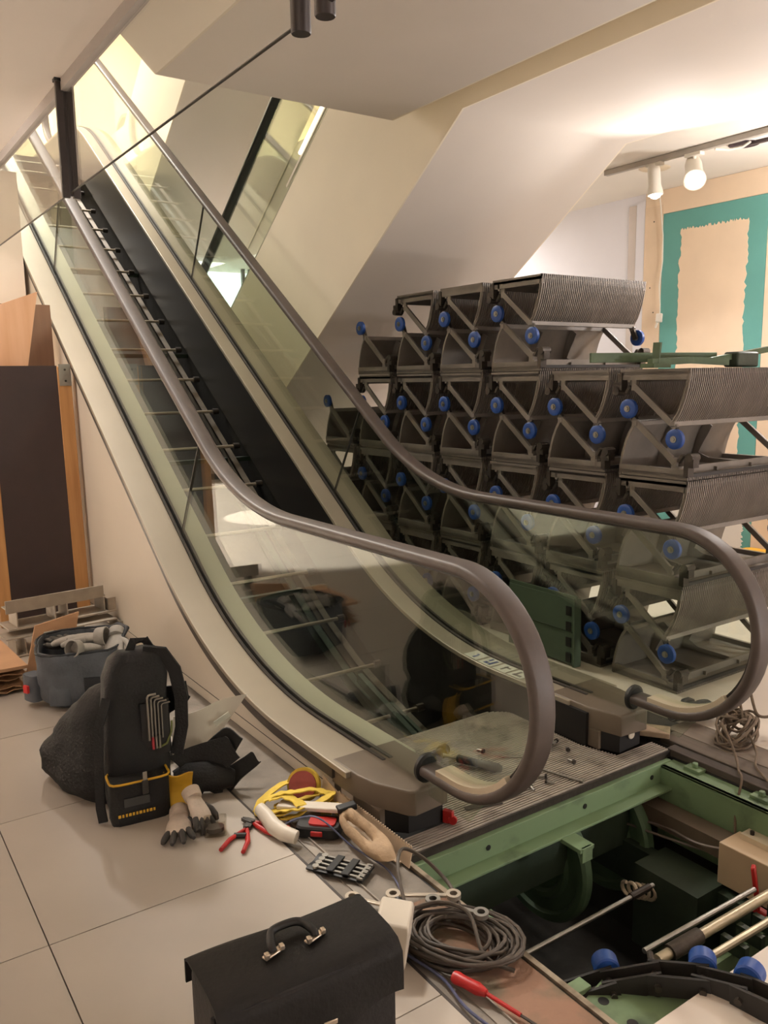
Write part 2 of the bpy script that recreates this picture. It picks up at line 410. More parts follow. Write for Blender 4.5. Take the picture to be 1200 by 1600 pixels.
def seg(path, y0, y1):
    pts = [(y0, zat(path, y0))]+[q for q in path if y0 < q[0] < y1]+[(y1, zat(path, y1))]
    return pts
def densify(path, n, y0, y1): return [(y0+(y1-y0)*k/n, zat(path, y0+(y1-y0)*k/n)) for k in range(n+1)]
for sx, ymid, ylow in ((-.52, 4.45, 2.15), (.52, 4.44, 2.31)):
    out = 1 if sx > 0 else -1
    ol = 'handrail'
    build('handrail', MB().sweep(RAIL, rrect(sx, .082, .036, .014)), M_rubber, esc)
    # guide rail under the handrail
    gp_ = [(sx-.034, -.034), (sx+.034, -.034), (sx+.034, -.016), (sx-.034, -.016)]
    build('newel_guide', MB().sweep(RAIL[1:11], gp_), M_guide, esc)
    build('handrail_guide', MB().sweep(RAIL[10:-1], [(sx-.014, -.030), (sx+.014, -.030), (sx+.014, -.018), (sx-.014, -.018)]), M_gasket, esc)
    # glass panels: newel pane, incline pane, upper pane
    dk = lambda y: zat(DECK, y)
    low = [(q[0], q[1]) for q in RAIL if q[1] > .28 and q[0] < ylow-.05 and q[0] < 5]
    low = [((q[0]*(1-.03/RN), (q[1]-RZC)*(1-.03/RN)+RZC) if q[0] < .02 else (q[0], q[1]-.03)) for q in low]
    # joints are square to the incline
    jt = lambda y: (y-.17, y+.18)
    def joint(y):
        yt, yb = y-.16, y+.17
        return (yt, zat(RAILTOP, yt)-.03), (yb, dk(yb)-.03)
    jl_t, jl_b = joint(ylow); jm_t, jm_b = joint(ymid)
    rl = [q for q in low if q[0] < jl_t[0]]+[jl_t]
    dl = [(jl_b[0]-(jl_b[0]+.05)*k/16, dk(jl_b[0]-(jl_b[0]+.05)*k/16)-.03) for k in range(17)]
    dl = [(y, z if y > .45 else .13) for y, z in dl]
    def pane(pts):
        return MB().prism([(sx-.006, y, z) for y, z in pts], (.012, 0, 0))
    build('glass_panel', pane(rl+dl), M_glass, esc, smooth=0)
    gap = .006
    top = [(jl_t[0]+gap+(jm_t[0]-jl_t[0]-2*gap)*k/14, 0) for k in range(15)]; top = [(y, zat(RAILTOP, y)-.03) for y, _ in top]
    bot = [(jl_b[0]+gap+(jm_b[0]-jl_b[0]-2*gap)*k/14, 0) for k in range(15)]; bot = [(y, dk(y)-.03) for y, _ in bot]
    build('glass_panel', pane(top+bot[::-1]), M_glass, esc, smooth=0)
    for (ta, ba) in ((jl_t, jl_b), (jm_t, jm_b)):
        build('glass_joint', MB().beam((sx, ta[0]+.003, ta[1]), (sx, ba[0]+.003, ba[1]), .014, .005, (0, .5, .5)), M_gasket, esc)
    top = [(jm_t[0]+gap+(8.5-jm_t[0]-gap)*k/24, 0) for k in range(25)]; top = [(y, zat(RAILTOP, y)-.03) for y, _ in top]
    bot = [(jm_b[0]+gap+(8.5-jm_b[0]-gap)*k/24, 0) for k in range(25)]; bot = [(y, dk(y)-.03) for y, _ in bot]
    build('glass_panel', pane(top+bot[::-1]), M_glass, esc, smooth=0)
    # decks either side of the glass with black gaskets between
    b = lambda a, c: (sx+min(a*out, c*out), sx+max(a*out, c*out))
    x0, x1 = b(.022, .175); build('outer_deck', MB().sweep(DECK, [(x0, -.022), (x1, -.022), (x1, 0), (x0, 0)]), M_deck, esc, bevel=.003)
    x0, x1 = b(.008, .022); build('gasket', MB().sweep(DECK, [(x0, -.04), (x1, -.04), (x1, .006), (x0, .006)]), M_gasket, esc)
    x0, x1 = b(-.022, -.008); build('gasket', MB().sweep(DECK, [(x0, -.04), (x1, -.04), (x1, .006), (x0, .006)]), M_gasket, esc)
    x0, x1 = b(-.022, -.125); build('inner_deck', MB().sweep(DECK, [(x0, -.022), (x1, -.022), (x1, 0), (x0, 0)]), M_inner if sx < 0 else M_deck, esc, bevel=.003)
    # lip under the outer deck and the painted side cladding
    x0, x1 = b(.150, .171); dd = [(y, z-.02) for y, z in seg(DECK, .50, 9.1)]; d2 = [(y, z-.042) for y, z in dd]
    build('deck_lip', MB().strip(dd, d2, x0, x1), mat('deck lip grey', (66, 59, 52), .55), esc)
    x0, x1 = b(.125, .150); dd = off(DECK, -.02, .40)
    build('side_cladding', MB().strip(dd, [(y, (-.002 if y < 5.2 else z-.98)) for y, z in dd], x0, x1), M_cladd, esc)
    # skirt panel
    x0, x1 = b(-.105, -.122)
    dd = densify(DECK, 60, .48, 8.4); lowz = [(y, z-.02-min(.46, .16+.42*max(0, (y-.75)/1.1))) for y, z in dd]
    build('skirt_panel', MB().strip([(y, z-.022) for y, z in dd], lowz, x0, x1), M_skirt, esc)
build('cladding_seam', MB().bb(-.6712, -.6695, .55, 4.6, .046, .049), M_gasket, esc)
# soffit closing the truss below, and its lower tray
tray = [(y, zat(DECK, y)-1.0) for y in [1.2+.2*k for k in range(37)]]
build('truss_tray', MB().strip(tray, [(y, z-.03) for y, z in tray], -.64, .64), M_dark, esc)
# inner side walls of the truss
for x in (-.50, .50):
    tp = densify(DECK, 50, 1.2, 8.4)
    build('truss_side', MB().strip([(y, z-.06) for y, z in tp], [(y, z-.98) for y, z in tp], x-.012, x+.012), M_dark, esc)
# track rails and step axles inside the truss
M_trk = mat('worn track steel', (104, 96, 84), .5, metal=.4, var=.25, scale=14)
AXP = [(1.0, -.27), (1.28, -.24), (1.52, -.17), (1.75, -.10), (1.94, -.03), (2.31, .16), (2.8, .49), (3.26, .825), (5.7, 2.50), (7.6, 3.75), (8.4, 3.9)]
for x, dz, m in ((.335, -.055, M_trk), (.265, -.10, M_dgreen), (-.335, -.055, M_trk), (-.265, -.10, M_dgreen)):
    tp = off(AXP, dz)
    build('track_rail', MB().strip(tp, off(tp, -.02), x-.022, x+.022).strip(off(tp, 0), off(tp, -.07), x-.022, x-.016), m, esc)
cum = 0; ys = 1.05; pts = []
fine = [(AXP[0][0]+(AXP[-1][0]-AXP[0][0])*k/800,)*1 for k in range(801)]; prev = None; nxt = .0
for (y,) in fine:
    z = zat(AXP, y)
    if prev: cum += math.hypot(y-prev[0], z-prev[1])
    prev = (y, z)
    if cum >= nxt: pts.append((y, z)); nxt += .4173
M_axle = mat('step axle steel', (168, 158, 142), .4, metal=.7, var=.2)
for y, z in pts[:-1]:
    a = build('axle', MB().cyl((-.40, y, z), (.40, y, z), .011, n=10), M_axle, esc)
    build('axle_bush', MB().cyl((.355, y, z), (.40, y, z), .022, n=10).cyl((-.40, y, z), (-.355, y, z), .022, n=10), M_dsteel, a)
# cross members of the truss
for y in (2.55, 3.6, 4.7, 5.8):
    z = zat(AXP, y)-.10
    build('cross_member', MB().bb(-.5, .5, y-.02, y+.02, z-.03, z), M_dgreen, esc)
for y, z, m in ((1.35, -.36, M_dgreen), (1.62, -.33, M_dgreen)):
    build('guide_plate', MB().bb(-.42, .1, y-.11, y+.11, z-.01, z), m, esc)
build('guide_bracket', MB().beam((.18, 1.0, -.30), (.22, 1.75, -.10), .03, .05).beam((.24, 1.1, -.30), (.25, 1.5, -.20), .02, .08), M_dgreen, esc)
# newel caps
def newel_cap(sgn):
    o = -1 if sgn < 0 else 1
    X = lambda x: sgn*x
    poly = [(.405, .52), (.68, .52), (.675, .36), (.658, .28), (.60, .165), (.58, .150), (.44, .160), (.405, .30)]
    zt = .162
    hi = [(X(x), y, zt-.012*(1 if 0 else 0)) for x, y in poly]
    cx, cy = .55, .35
    inset = [(X(x+(cx-x)*.035), y+(cy-y)*.035, zt) for x, y in poly]
    edge = [(X(x), y, zt-.008) for x, y in poly]
    mid = [(X(x), y, .075) for x, y in poly]
    mb = MB().rings([mid, edge, inset])
    back = [(X(x), y) for x, y in ((.405, .52), (.672, .52), (.660, .245), (.405, .245))]
    mb.rings([[(x, y, 0) for x, y in back], [(x, y, .078) for x, y in back]])
    c = build('newel_cap', mb, M_cap, esc, bevel=.003)
    base = [(X(x), y) for x, y in ((.41, .25), (.648, .25), (.640, .245), (.585, .185), (.45, .175), (.42, .245))]
    build('rubber_base', MB().rings([[(x, y, .0) for x, y in base], [(x, y, .076) for x, y in base]]), M_black, c)
    build('inlet_collar', MB().lathe((X(.52), .175, RZC-RN-.118+.118), (0, -1, 0), [(.040, -.01), (.050, 0), (.050, .012), (.042, .018), (.026, .018)], 20), M_black, c)
    return c
newel_cap(-1); newel_cap(1)
# slim inner kick boards by the landing
build('kick_board', MB().bb(.39, .405, .30, .80, .0, .14), M_black, esc)
build('kick_board', MB().bb(-.405, -.39, .30, .80, .0, .14), M_black, esc)
# ribbed landing plate
outl = [(-.64, .08), (.64, .08), (.64, .17), (.43, .17), (.385, .32), (.385, .70), (.36, .775), (.30, .81), (-.30, .81), (-.36, .80), (-.385, .74), (-.385, .32), (-.43, .17), (-.64, .17)]
lp = build('landing_plate', MB().prism([(x, y, -.022) for x, y in outl], (0, 0, .016)), M_plate, esc, smooth=0)
mb = MB(); y = .086
while y < .80:
    if y < .168: xa, xb = -.638, .638
    elif y < .32: t = (y-.17)/.15; xa, xb = -(.428-.045*t), .428-.045*t
    elif y < .72: xa, xb = -.383, .383
    else: w = .383-.09*((y-.72)/.085)**2; xa, xb = -w, w
    mb.bb(xa, xb, y, y+.006, -.007, 0); y += .0125
build('landing_ribs', mb, M_plate, lp, smooth=0, kind='stuff')
# front beam of the landing, green, with bolt holes and a bracket
fb = build('front_beam', MB().bb(-.66, .62, .055, .078, -.115, -.03).bb(-.66, .62, -.0, .078, -.118, -.108), M_green, esc, bevel=.002)
for x in (-.35, .12, .5): build('bolt_hole', MB().cyl((x, .053, -.07), (x, .0551, -.07), .010, n=10), M_black, fb)
build('bracket', MB().bb(-.06, .01, -.09, .078, -.128, -.112).bb(-.05, 0, -.092, -.08, -.165, -.112), M_green, fb, bevel=.002)
build('plate_frame', MB().bb(-.66, .64, .076, .084, -.03, -.004), M_dsteel, esc)
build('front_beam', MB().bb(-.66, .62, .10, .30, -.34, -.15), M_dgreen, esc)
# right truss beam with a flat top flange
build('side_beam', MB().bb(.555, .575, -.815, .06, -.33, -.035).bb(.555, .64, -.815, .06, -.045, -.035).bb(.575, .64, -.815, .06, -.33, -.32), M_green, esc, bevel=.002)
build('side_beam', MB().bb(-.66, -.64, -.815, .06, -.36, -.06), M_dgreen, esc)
for y in (-.05, -.33, -.6):
    build('clamp', MB().bb(.60, .66, y-.035, y+.035, -.036, -.022).cyl((.625, y, -.022), (.625, y, -.004), .012, n=6), M_green, esc, bevel=.002)
M_wheel = mat('wheel green paint', (84, 108, 80), .55, var=.2, scale=9, bump=.08)
# the two return wheels
for x in (.11, .46):
    w = build('return_wheel', MB().lathe((x-.03, .26, -.345), (1, 0, 0), [(.05, -.01), (.06, 0), (.13, 0), (.14, -.016), (.16, -.016), (.17, 0), (.215, 0), (.225, -.012), (.250, -.012), (.26, .0), (.26, .03), (.25, .04), (.06, .04), (.05, .05)], 48), M_wheel, esc)
    build('hub', MB().cyl((x-.06, .26, -.345), (x+.05, .26, -.345), .045, n=20), M_dsteel, w)
build('return_shaft', MB().cyl((-.6, .26, -.345), (.6, .26, -.345), .028, n=14), M_dsteel, esc)
# long cable duct and the loose things of the carriage
build('cable_duct', MB().beam((.50, .40, -.20), (.50, -.38, -.20), .085, .07), mat('duct grey brown', (92, 80, 66), .6, var=.15), esc)
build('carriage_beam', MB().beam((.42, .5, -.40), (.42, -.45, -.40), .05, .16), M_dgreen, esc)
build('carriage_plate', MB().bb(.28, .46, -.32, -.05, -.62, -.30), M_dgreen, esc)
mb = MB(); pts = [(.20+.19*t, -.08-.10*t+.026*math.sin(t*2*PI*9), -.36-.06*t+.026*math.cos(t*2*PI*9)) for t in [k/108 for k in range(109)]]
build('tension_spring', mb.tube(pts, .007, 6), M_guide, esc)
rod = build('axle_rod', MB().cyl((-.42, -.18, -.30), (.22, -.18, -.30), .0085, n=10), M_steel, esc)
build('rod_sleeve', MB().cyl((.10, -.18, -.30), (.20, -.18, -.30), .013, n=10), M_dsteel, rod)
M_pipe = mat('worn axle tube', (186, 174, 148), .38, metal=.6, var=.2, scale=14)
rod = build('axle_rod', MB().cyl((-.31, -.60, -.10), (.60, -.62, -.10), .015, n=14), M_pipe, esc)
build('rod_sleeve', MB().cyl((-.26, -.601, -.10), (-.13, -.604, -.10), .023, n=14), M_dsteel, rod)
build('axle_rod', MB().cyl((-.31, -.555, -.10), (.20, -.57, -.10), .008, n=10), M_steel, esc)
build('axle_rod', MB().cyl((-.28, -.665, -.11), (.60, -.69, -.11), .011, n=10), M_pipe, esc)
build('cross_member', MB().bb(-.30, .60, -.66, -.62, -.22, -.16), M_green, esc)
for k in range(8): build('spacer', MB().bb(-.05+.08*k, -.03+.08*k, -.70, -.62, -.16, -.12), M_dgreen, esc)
# green end plate with holes at the near end of the pit
ep = build('end_plate', MB().prism([(-.675, -.812, -.062), (-.34, -.812, -.062), (-.40, -.66, -.062), (-.52, -.60, -.062), (-.675, -.64, -.062)], (0, 0, .014)), M_green, esc, smooth=0)
for x, y in ((-.60, -.66), (-.60, -.75), (-.47, -.72), (-.50, -.80)): build('bolt_hole', MB().cyl((x, y, -.0485), (x, y, -.0472), .014, n=14), M_black, ep)
for y in (-.26, -.60):
    build('edge_clip', MB().bb(-.69, -.60, y-.02, y+.02, -.045, -.03), M_green, esc, bevel=.002)
# step chain lying across the end of the pit, with blue rollers
cp_ = [(-.64, -.565, -.09), (-.545, -.635, -.045), (-.465, -.71, -.012), (-.40, -.80, .004), (-.372, -.89, .022), (-.36, -.98, .03), (-.33, -1.18, .032)]
ch = build('step_chain', MB().tube(cp_, .008, 8), M_dsteel, esc)
cp = [(-.64, -.565, -.09), (-.545, -.635, -.045), (-.465, -.71, -.012), (-.40, -.80, .004), (-.372, -.89, .022), (-.36, -.98, .03), (-.345, -1.08, .032), (-.33, -1.18, .032)]
for k in range(len(cp)-1):
    a = Vector(cp[k]); b = Vector(cp[k+1]); d = (b-a).normalized(); r = d.cross(Vector((0, 0, 1))).normalized()
    mb = MB()
    for sdx in ((-.020, .020) if k % 2 else (-.029, .029)):
        mb.beam(a+r*sdx-d*.018, b+r*sdx+d*.018, .008, .054)
    build('chain_link', mb, M_dark, ch)
    if k in (0, 2, 3):
        build('chain_roller', MB().lathe(b-r*.034+Vector((0, 0, .012)), tuple(-r), [(.012, -.002), (.030, 0), (.034, .004), (.034, .042), (.030, .046), (.012, .048)], 24), M_blue, ch)
    build('chain_pin', MB().cyl(b-r*.09, b+r*.045, .009, n=8), M_dsteel, ch)

# ------------------------------------------------------------------ neighbouring escalators
def crossing(nm, label, x0, x1, yf, zf, up, y_flat, detail):
    """body of a neighbouring escalator: flat soffit at zf, folding at yf; up=-1 sinks with Y, up=+1 rises with Y"""
    t = thing(nm, label, 'escalator', ((x0+x1)/2, yf, zf))
    y_end = yf+ (zf-.0)/TA if up < 0 and zf < 3.5 else yf+4.0/TA
    if up < 0: fl = [(y_flat, zf), (yf, zf), (y_end, zf-TA*(y_end-yf))]
    else: fl = [(y_flat, zf), (yf, zf), (y_end, zf+TA*(y_end-yf))]
    hgt = 1.36
    top = [(y, z+hgt) for y, z in fl]
    build('soffit_panel', MB().strip([(y, z+.02) for y, z in fl], fl, x0+.012, x1-.012), M_under, t)
    build('side_cladding', MB().strip(top, fl, x0, x0+.012), M_cream, t)
    build('side_cladding', MB().strip(top, fl, x1-.012, x1), M_cream, t)
    if detail:
        dk = [(y, z+.004) for y, z in top]
        for xs in (x0+.0, x1-.17):
            build('deck', MB().strip([(y, z+.012) for y, z in dk], dk, xs, xs+.17), M_inner, t)
        build('step_tray', MB().strip([(y, z-.18) for y, z in dk], [(y, z-.22) for y, z in dk], x0+.2, x1-.2), M_alu, t)
        for xs in (x0+.17, x1-.18): build('skirt_panel', MB().strip(dk, [(y, z-.3) for y, z in dk], xs, xs+.01), M_skirt, t)
        for xs in (x0+.11, x1-.11):
            rl = [(y, z+.98) for y, z in dk]
            build('glass_panel', MB().strip(rl, dk, xs-.006, xs+.006), M_glass, t, smooth=0)
            build('handrail', MB().sweep([(y, z+.02) for y, z in rl], rrect(xs, .085, .036)), M_black, t)
    return t
# (a bright strip on its edge follows below)
# the next escalator, crossing: it comes down away from the camera
crossing('escalator', 'cream clad escalator crossing behind the stacked steps, seen from below its slope', 1.03, 2.385, 1.855, 2.95, -1, -6.5, True)
# the one stacked above: flat underside over the pit, then rising with the open escalator
crossing('escalator', 'escalator of the floor above, flat pale underside hanging over the open pit', -.56, .83, 2.235, 2.95, 1, -6.5, False)
# the crossing one a floor higher, in the back
t4 = thing('escalator', 'pale escalator underside far back, a floor higher, seen through the void', 'escalator', (1.7, 7.58, 2.95))
fl = [(4.3, 2.95+TA*(7.58-4.3)), (7.58, 2.95), (8.1, 2.95)]
build('soffit_panel', MB().strip([(y, z+.02) for y, z in fl], fl, 1.04, 2.37), M_under, t4)
for x in (1.03, 2.37):
    build('side_cladding', MB().strip([(y, z+1.3) for y, z in fl], fl, x, x+.012), M_cream, t4)
nl = [(9.3+.36*math.cos(math.radians(a)), 4.5+.36*math.sin(math.radians(a))) for a in range(0, 360, 12)]
build('newel_handrail', MB().rings([[(1.62+dx, 9.3+(.36+dn)*math.cos(math.radians(a)), 4.5+(.36+dn)*math.sin(math.radians(a))) for dx, dn in ((-.04, -.02), (.04, -.02), (.04, .02), (-.04, .02))] for a in range(0, 360, 12)], close=True), M_rubber, t4)
# upper landing floor of the open escalator
struct('floor_upper', MB().bb(-.70, .9, 8.4, 11.2, 3.85, 4.0).bb(.9, 3.8, 8.7, 11.2, 3.85, 4.0).bb(-7, -.70, 4.9, 11.2, 3.7, 4.0), M_screed)

# ================================================================== THE STACK OF STEPS
SW = .84
def step_meshes(root):
    prof = [(0, 0), (.002, -.04), (.008, -.08), (.018, -.12), (.032, -.165), (.052, -.21), (.078, -.25)]
    nrm = []
    for i in range(len(prof)):
        a = prof[max(i-1, 0)]; b = prof[min(i+1, len(prof)-1)]; d = Vector((b[0]-a[0], b[1]-a[1])).normalized(); nrm.append((d.y, -d.x))
    inn = [(p[0]-n[0]*.010, p[1]-n[1]*.010) for p, n in zip(prof, nrm)]
    mb = MB().strip(inn, [(p[0]-n[0]*.016, p[1]-n[1]*.016) for p, n in zip(prof, nrm)], 0, SW)
    build('riser', mb, M_alu, root, world=False, smooth=40)
    mb = MB(); n = 58; pw = SW/n
    for k in range(n): mb.strip(prof, inn, k*pw+pw*.25, k*pw+pw*.75)
    rb = build('riser_ribs', mb, M_alu, root.children[-1] if False else [c for c in root.children if c.name.startswith('riser')][0], world=False, smooth=0, kind='stuff')
    mb = MB().bb(0, SW, .004, .385, -.026, -.012).bb(0, .02, .004, .385, -.05, -.012).bb(SW-.02, SW, .004, .385, -.05, -.012).bb(0, SW, .33, .345, -.06, -.012)
    tr = build('tread', mb, M_alu, root, world=False, smooth=0)
    mb = MB()
    for k in range(n): mb.bb(k*pw+pw*.25, k*pw+pw*.75, .0, .392, -.013, 0)
    build('tread_ribs', mb, M_alu, tr, world=False, smooth=0, kind='stuff')
    build('comb_edge', MB().bb(0, SW, .384, .396, -.030, -.014), M_black, tr, world=False)
    # curved gussets between tread and riser, open in the middle
    for x in (.27, .55):
        out = [(p[0]-q[0]*.014, p[1]-q[1]*.014) for p, q in zip(prof, nrm)]
        w = (.050, .034, .036, .042, .05, .055, .050)
        inn2 = [(p[0]-q[0]*(.014+ww), p[1]-q[1]*(.014+ww)) for p, q, ww in zip(prof, nrm, w)]
        build('gusset', MB().strip(out, inn2, x, x+.006).strip([(.02, -.026), (.15, -.026), (.36, -.026)], [(.02, -.09), (.12, -.052), (.36, -.045)], x, x+.006), M_aluIn, root, world=False, smooth=40)
    # web behind the riser's lower edge
    build('lower_rail', MB().bb(.0, SW, .072, .10, -.262, -.236), M_aluIn, root, world=False, bevel=.003)
    for s, x in ((-1, .006), (1, SW-.020)):
        mb = MB().bb(x, x+.014, .298, .328, -.10, -.02).beam((x+.007, .318, -.075), (x+.007, .070, -.270), .016, .030)
        f = build('side_frame', mb, M_alu, root, world=False, bevel=.002)
        build('bracket', MB().bb(x-.012, x+.03, .375, .40, -.10, -.018).bb(x-.012, x+.03, .40, .425, -.10, -.06).cyl((x-.02, .405, -.105), (x+.04, .405, -.105), .020, n=10).beam((x+.007, .335, -.080), (x+.007, .36, -.115), .02, .014), M_dsteel, f, world=False)
        xr = x-.028 if s < 0 else x+.016
        build('arm', MB().beam((x+.007, .085, -.258), (x+.007, .055, -.325), .014, .030), M_dsteel, f, world=False)
        r = build('roller', MB().lathe((xr, .060, -.318), (1, 0, 0), [(.014, .002), (.018, 0), (.040, 0), (.046, .004), (.046, .022), (.040, .026), (.018, .026), (.014, .024)], 22), M_blue, root, world=False)
        build('roller_hub', MB().cyl((xr-.003, .060, -.318), (xr+.030, .060, -.318), .016, n=12).cyl((xr-.008, .060, -.318), (xr-.003, .060, -.318), .009, n=6), M_steel, r, world=False)
STX, STY, PY, PZ = 1.15, .42, .468, .5075
ORD = ['nearest', 'second', 'third', 'fourth', 'fifth', 'sixth', 'seventh', 'eighth']
ROWS = {3: 'top row', 2: 'second row down', 1: 'third row down', 0: 'bottom row'}
proto = thing('escalator_step', '', 'escalator step', (0, 0, 0), group='removed escalator steps stacked in rows')
step_meshes(proto)
used = False
def put_step(col, row, inv, first):
    global used
    y = STY+PY*col+random.uniform(-.007, .007); z = PZ*(row+1)-.002; x = STX+random.uniform(-.006, .006)
    lab = f"{'upside-down' if inv else 'upright'} ribbed step, {ROWS[row]} of the stack, "
    lab += ('nearest column' if first == 0 else f'{ORD[first]} column from the near end')
    if inv: loc, rot = (x, y+.395, z-.5035), (PI, 0, 0)
    else: loc, rot = (x, y, z), (0, 0, random.uniform(-.004, .004))
    if not used:
        used = True; proto.location = loc; proto.rotation_euler = rot; proto['label'] = lab; return proto
    return dup(proto, loc, rot, lab)
# an inverted copy is turned about its width, so its plain side still looks along X
for row, cols, lone in ((3, (2, 3, 4), 5), (2, range(0, 6), 6), (1, range(0, 7), 7), (0, range(0, 7), None)):
    cl = list(cols)
    for i, c in enumerate(cl):
        put_step(c, row, True, i); put_step(c, row, False, i)
    if lone is not None:
        put_step(lone, row, True, len(cl))
# timber under the stack is not seen; the rail lying on top of the second row
M_olive = mat('olive green paint', (72, 90, 60), .55, var=.2, scale=8, bump=.08)
M_olive2 = mat('dull green paint', (76, 90, 74), .5, var=.12, scale=4)
gr = thing('track_rail', 'green painted track rail lying across the stack of steps', 'rail', (1.2, .55, 1.525))
build('flat_bar', MB().beam((.92, .80, 1.575), (1.62, .62, 1.575), .012, .045), M_olive, gr, bevel=.002)
build('curved_bar', MB().tube([(1.52, .60, 1.555), (1.75, .58, 1.585), (2.0, .58, 1.615), (2.3, .60, 1.63), (2.7, .66, 1.635)], .020, 4), M_olive, gr, smooth=0)
build('curved_bar', MB().tube([(1.12, .62, 1.55), (1.40, .60, 1.56), (1.62, .56, 1.55)], .022, 4), M_olive, gr, smooth=0)
build('foot_plate', MB().bb(1.10, 1.22, .58, .66, 1.525, 1.545).beam((1.16, .62, 1.54), (1.17, .62, 1.64), .04, .012), M_olive, gr)
build('end_block', MB().bb(1.68, 1.86, .54, .62, 1.525, 1.60), M_dgreen, gr, bevel=.01)

# ================================================================== SMOKE CURTAIN OF GLASS
sc_ = thing('glass_smoke_curtain', 'frameless glass smoke curtain hanging from the ceiling edge beside the escalator', 'glass curtain', (-.88, 2.0, 2.94))
ZB = 2.452
build('glass_pane', MB().bb(-.885, -.875, 2.655, 4.72, ZB, 2.935), M_clear, sc_, smooth=0)
build('glass_pane', MB().bb(-.885, -.875, .235, 2.645, ZB, 2.935), M_clear, sc_, smooth=0)
build('glass_pane', MB().bb(-.885, -.875, -2.2, .10, ZB, 2.935), M_clear, sc_, smooth=0)
M_edge = mat('dark glass edge', (62, 56, 50), .4)
for a, b in ((2.655, 4.72), (.235, 2.645), (-2.2, .10)): build('bottom_edge', MB().bb(-.8855, -.8745, a, b, ZB-.003, ZB), M_edge, sc_)
M_post = mat('dark bronze post', (58, 52, 50), .4, metal=.4, var=.1)
mb = MB().bb(-.925, -.887, 2.635, 2.66, ZB-.03, 2.99).bb(-.873, -.835, 2.635, 2.66, ZB-.03, 2.99).bb(-.89, -.87, 2.642, 2.653, ZB-.02, 2.98)
p = build('corner_post', mb, M_post, sc_, bevel=.003)
build('post_cap', MB().bb(-.93, -.83, 2.625, 2.668, 2.97, 2.99), M_black, p)
for y in (.236, .106):
    build('hanger_tube', MB().lathe((-.88, y, ZB-.03), (0, 0, 1), [(.010, 0), (.026, 0), (.028, .003), (.028, .51)], 18), M_post, sc_)

# ================================================================== TRACK LIGHTS
tk = thing('track_rail', 'grey ceiling track carrying two white spotlights over the stacked steps', 'lamp track', (2.84, 1.2, 2.93))
build('rail_body', MB().bb(2.82, 2.86, -2.5, 2.42, 2.918, 2.954), mat('track grey', (176, 168, 158), .5), tk, bevel=.003)
M_lampw = mat('lamp white', (222, 214, 200), .45, var=.03)
def spot(y, aim, label, glow, k=1.0):
    L = Vector((2.84, y, 2.918)); aim = Vector(aim).normalized()
    t = thing('spotlight', label, 'spotlight', tuple(L))
    build('track_adapter', MB().bb(2.815, 2.865, y-.06, y+.06, 2.895, 2.918), M_lampw, t, bevel=.004)
    c = L+Vector((0, 0, -.10))
    build('stem', MB().cyl(L+Vector((0, 0, -.02)), c+Vector((0, 0, .02)), .012), M_lampw, t)
    h = build('lamp_head', MB().lathe(c-aim*.05, tuple(aim), [(r*k, h*k) for r, h in ((.02, -.045), (.036, -.04), (.042, 0), (.042, .10), (.050, .13), (.054, .16), (.047, .16), (.040, .12), (.01, .118))], 24), M_lampw, t)
    build('bulb', MB().lathe(c-aim*.05, tuple(aim), [(r*k, h*k) for r, h in ((.006, .124), (.038, .126), (.043, .150), (.03, .175), (.01, .185))], 20), emit('lamp glow', (255, 236, 208), glow), h)
    return c+aim*.16*k
spot(1.99, (.02, -.1, -1), 'white track spotlight pointing straight down, further along the ceiling track', 12)
a = spot(1.68, (-.62, -.52, -.62), 'white track spotlight glaring towards the stack, nearer on the ceiling track', 60, 1.3)
light('SPOT', 'spotlight_beam', tuple(a), 55, WHITE, .03, tuple(a+Vector((-.70, -.30, -.45))), spot=150)
light('SPOT', 'spotlight_beam_down', (2.84, 1.99, 2.66), 30, WHITE, .04, (2.86, 1.95, 0), spot=110)
hl = solo('ceiling_hole', MB().lathe((3.06, 1.47, 2.9535), (0, 0, 1), [(.005, 0), (.085, 0), (.095, -.003), (.095, .002), (.005, .002)], 28), mat('ceiling hole dark', (58, 44, 48), .9), 'round dark lamp cut-out in the white ceiling beside the spotlights', 'ceiling hole')
solo('ceiling_plate', MB().lathe((3.08, 2.18, 2.9535), (0, 0, 1), [(.005, -.006), (.10, -.006), (.11, 0), (.005, .001)], 28), mat('plate cream', (214, 196, 168), .6), 'round cream cover plate on the ceiling behind the spotlights', 'cover plate')
solo('cable_duct', MB().beam((3.05, 1.42, 2.945), (3.2, -.6, 2.945), .03, .02), mat('dark ceiling slot', (70, 58, 58), .8), 'dark slot strip in the white ceiling beyond the spotlights', 'ceiling strip')
solo('lamp_arm', MB().tube([(2.90, 1.57, 2.925), (2.98, 1.52, 2.92), (3.02, 1.45, 2.93), (3.02, 1.40, 2.95)], .010, 8), M_lampw, 'pale bent arm beside the spotlight under the white ceiling', 'lamp arm')
cb = thing('power_cable', 'white cable with a plug hanging down in front of the teal plasterboard', 'cable', (3.71, 2.57, 2.0))
build('cord', MB().tube([(3.70, 2.62, 2.955), (3.70, 2.60, 2.84), (3.71, 2.575, 2.6), (3.71, 2.57, 2.4), (3.70, 2.585, 2.2), (3.705, 2.575, 2.06), (3.70, 2.57, 1.98)], .005, 6), M_lampw, cb)
build('plug', MB().box((3.70, 2.575, 1.95), (.03, .05, .07), (0, .2, .4)).cyl((3.70, 2.59, 1.92), (3.70, 2.61, 1.87), .008), M_lampw, cb, bevel=.006)
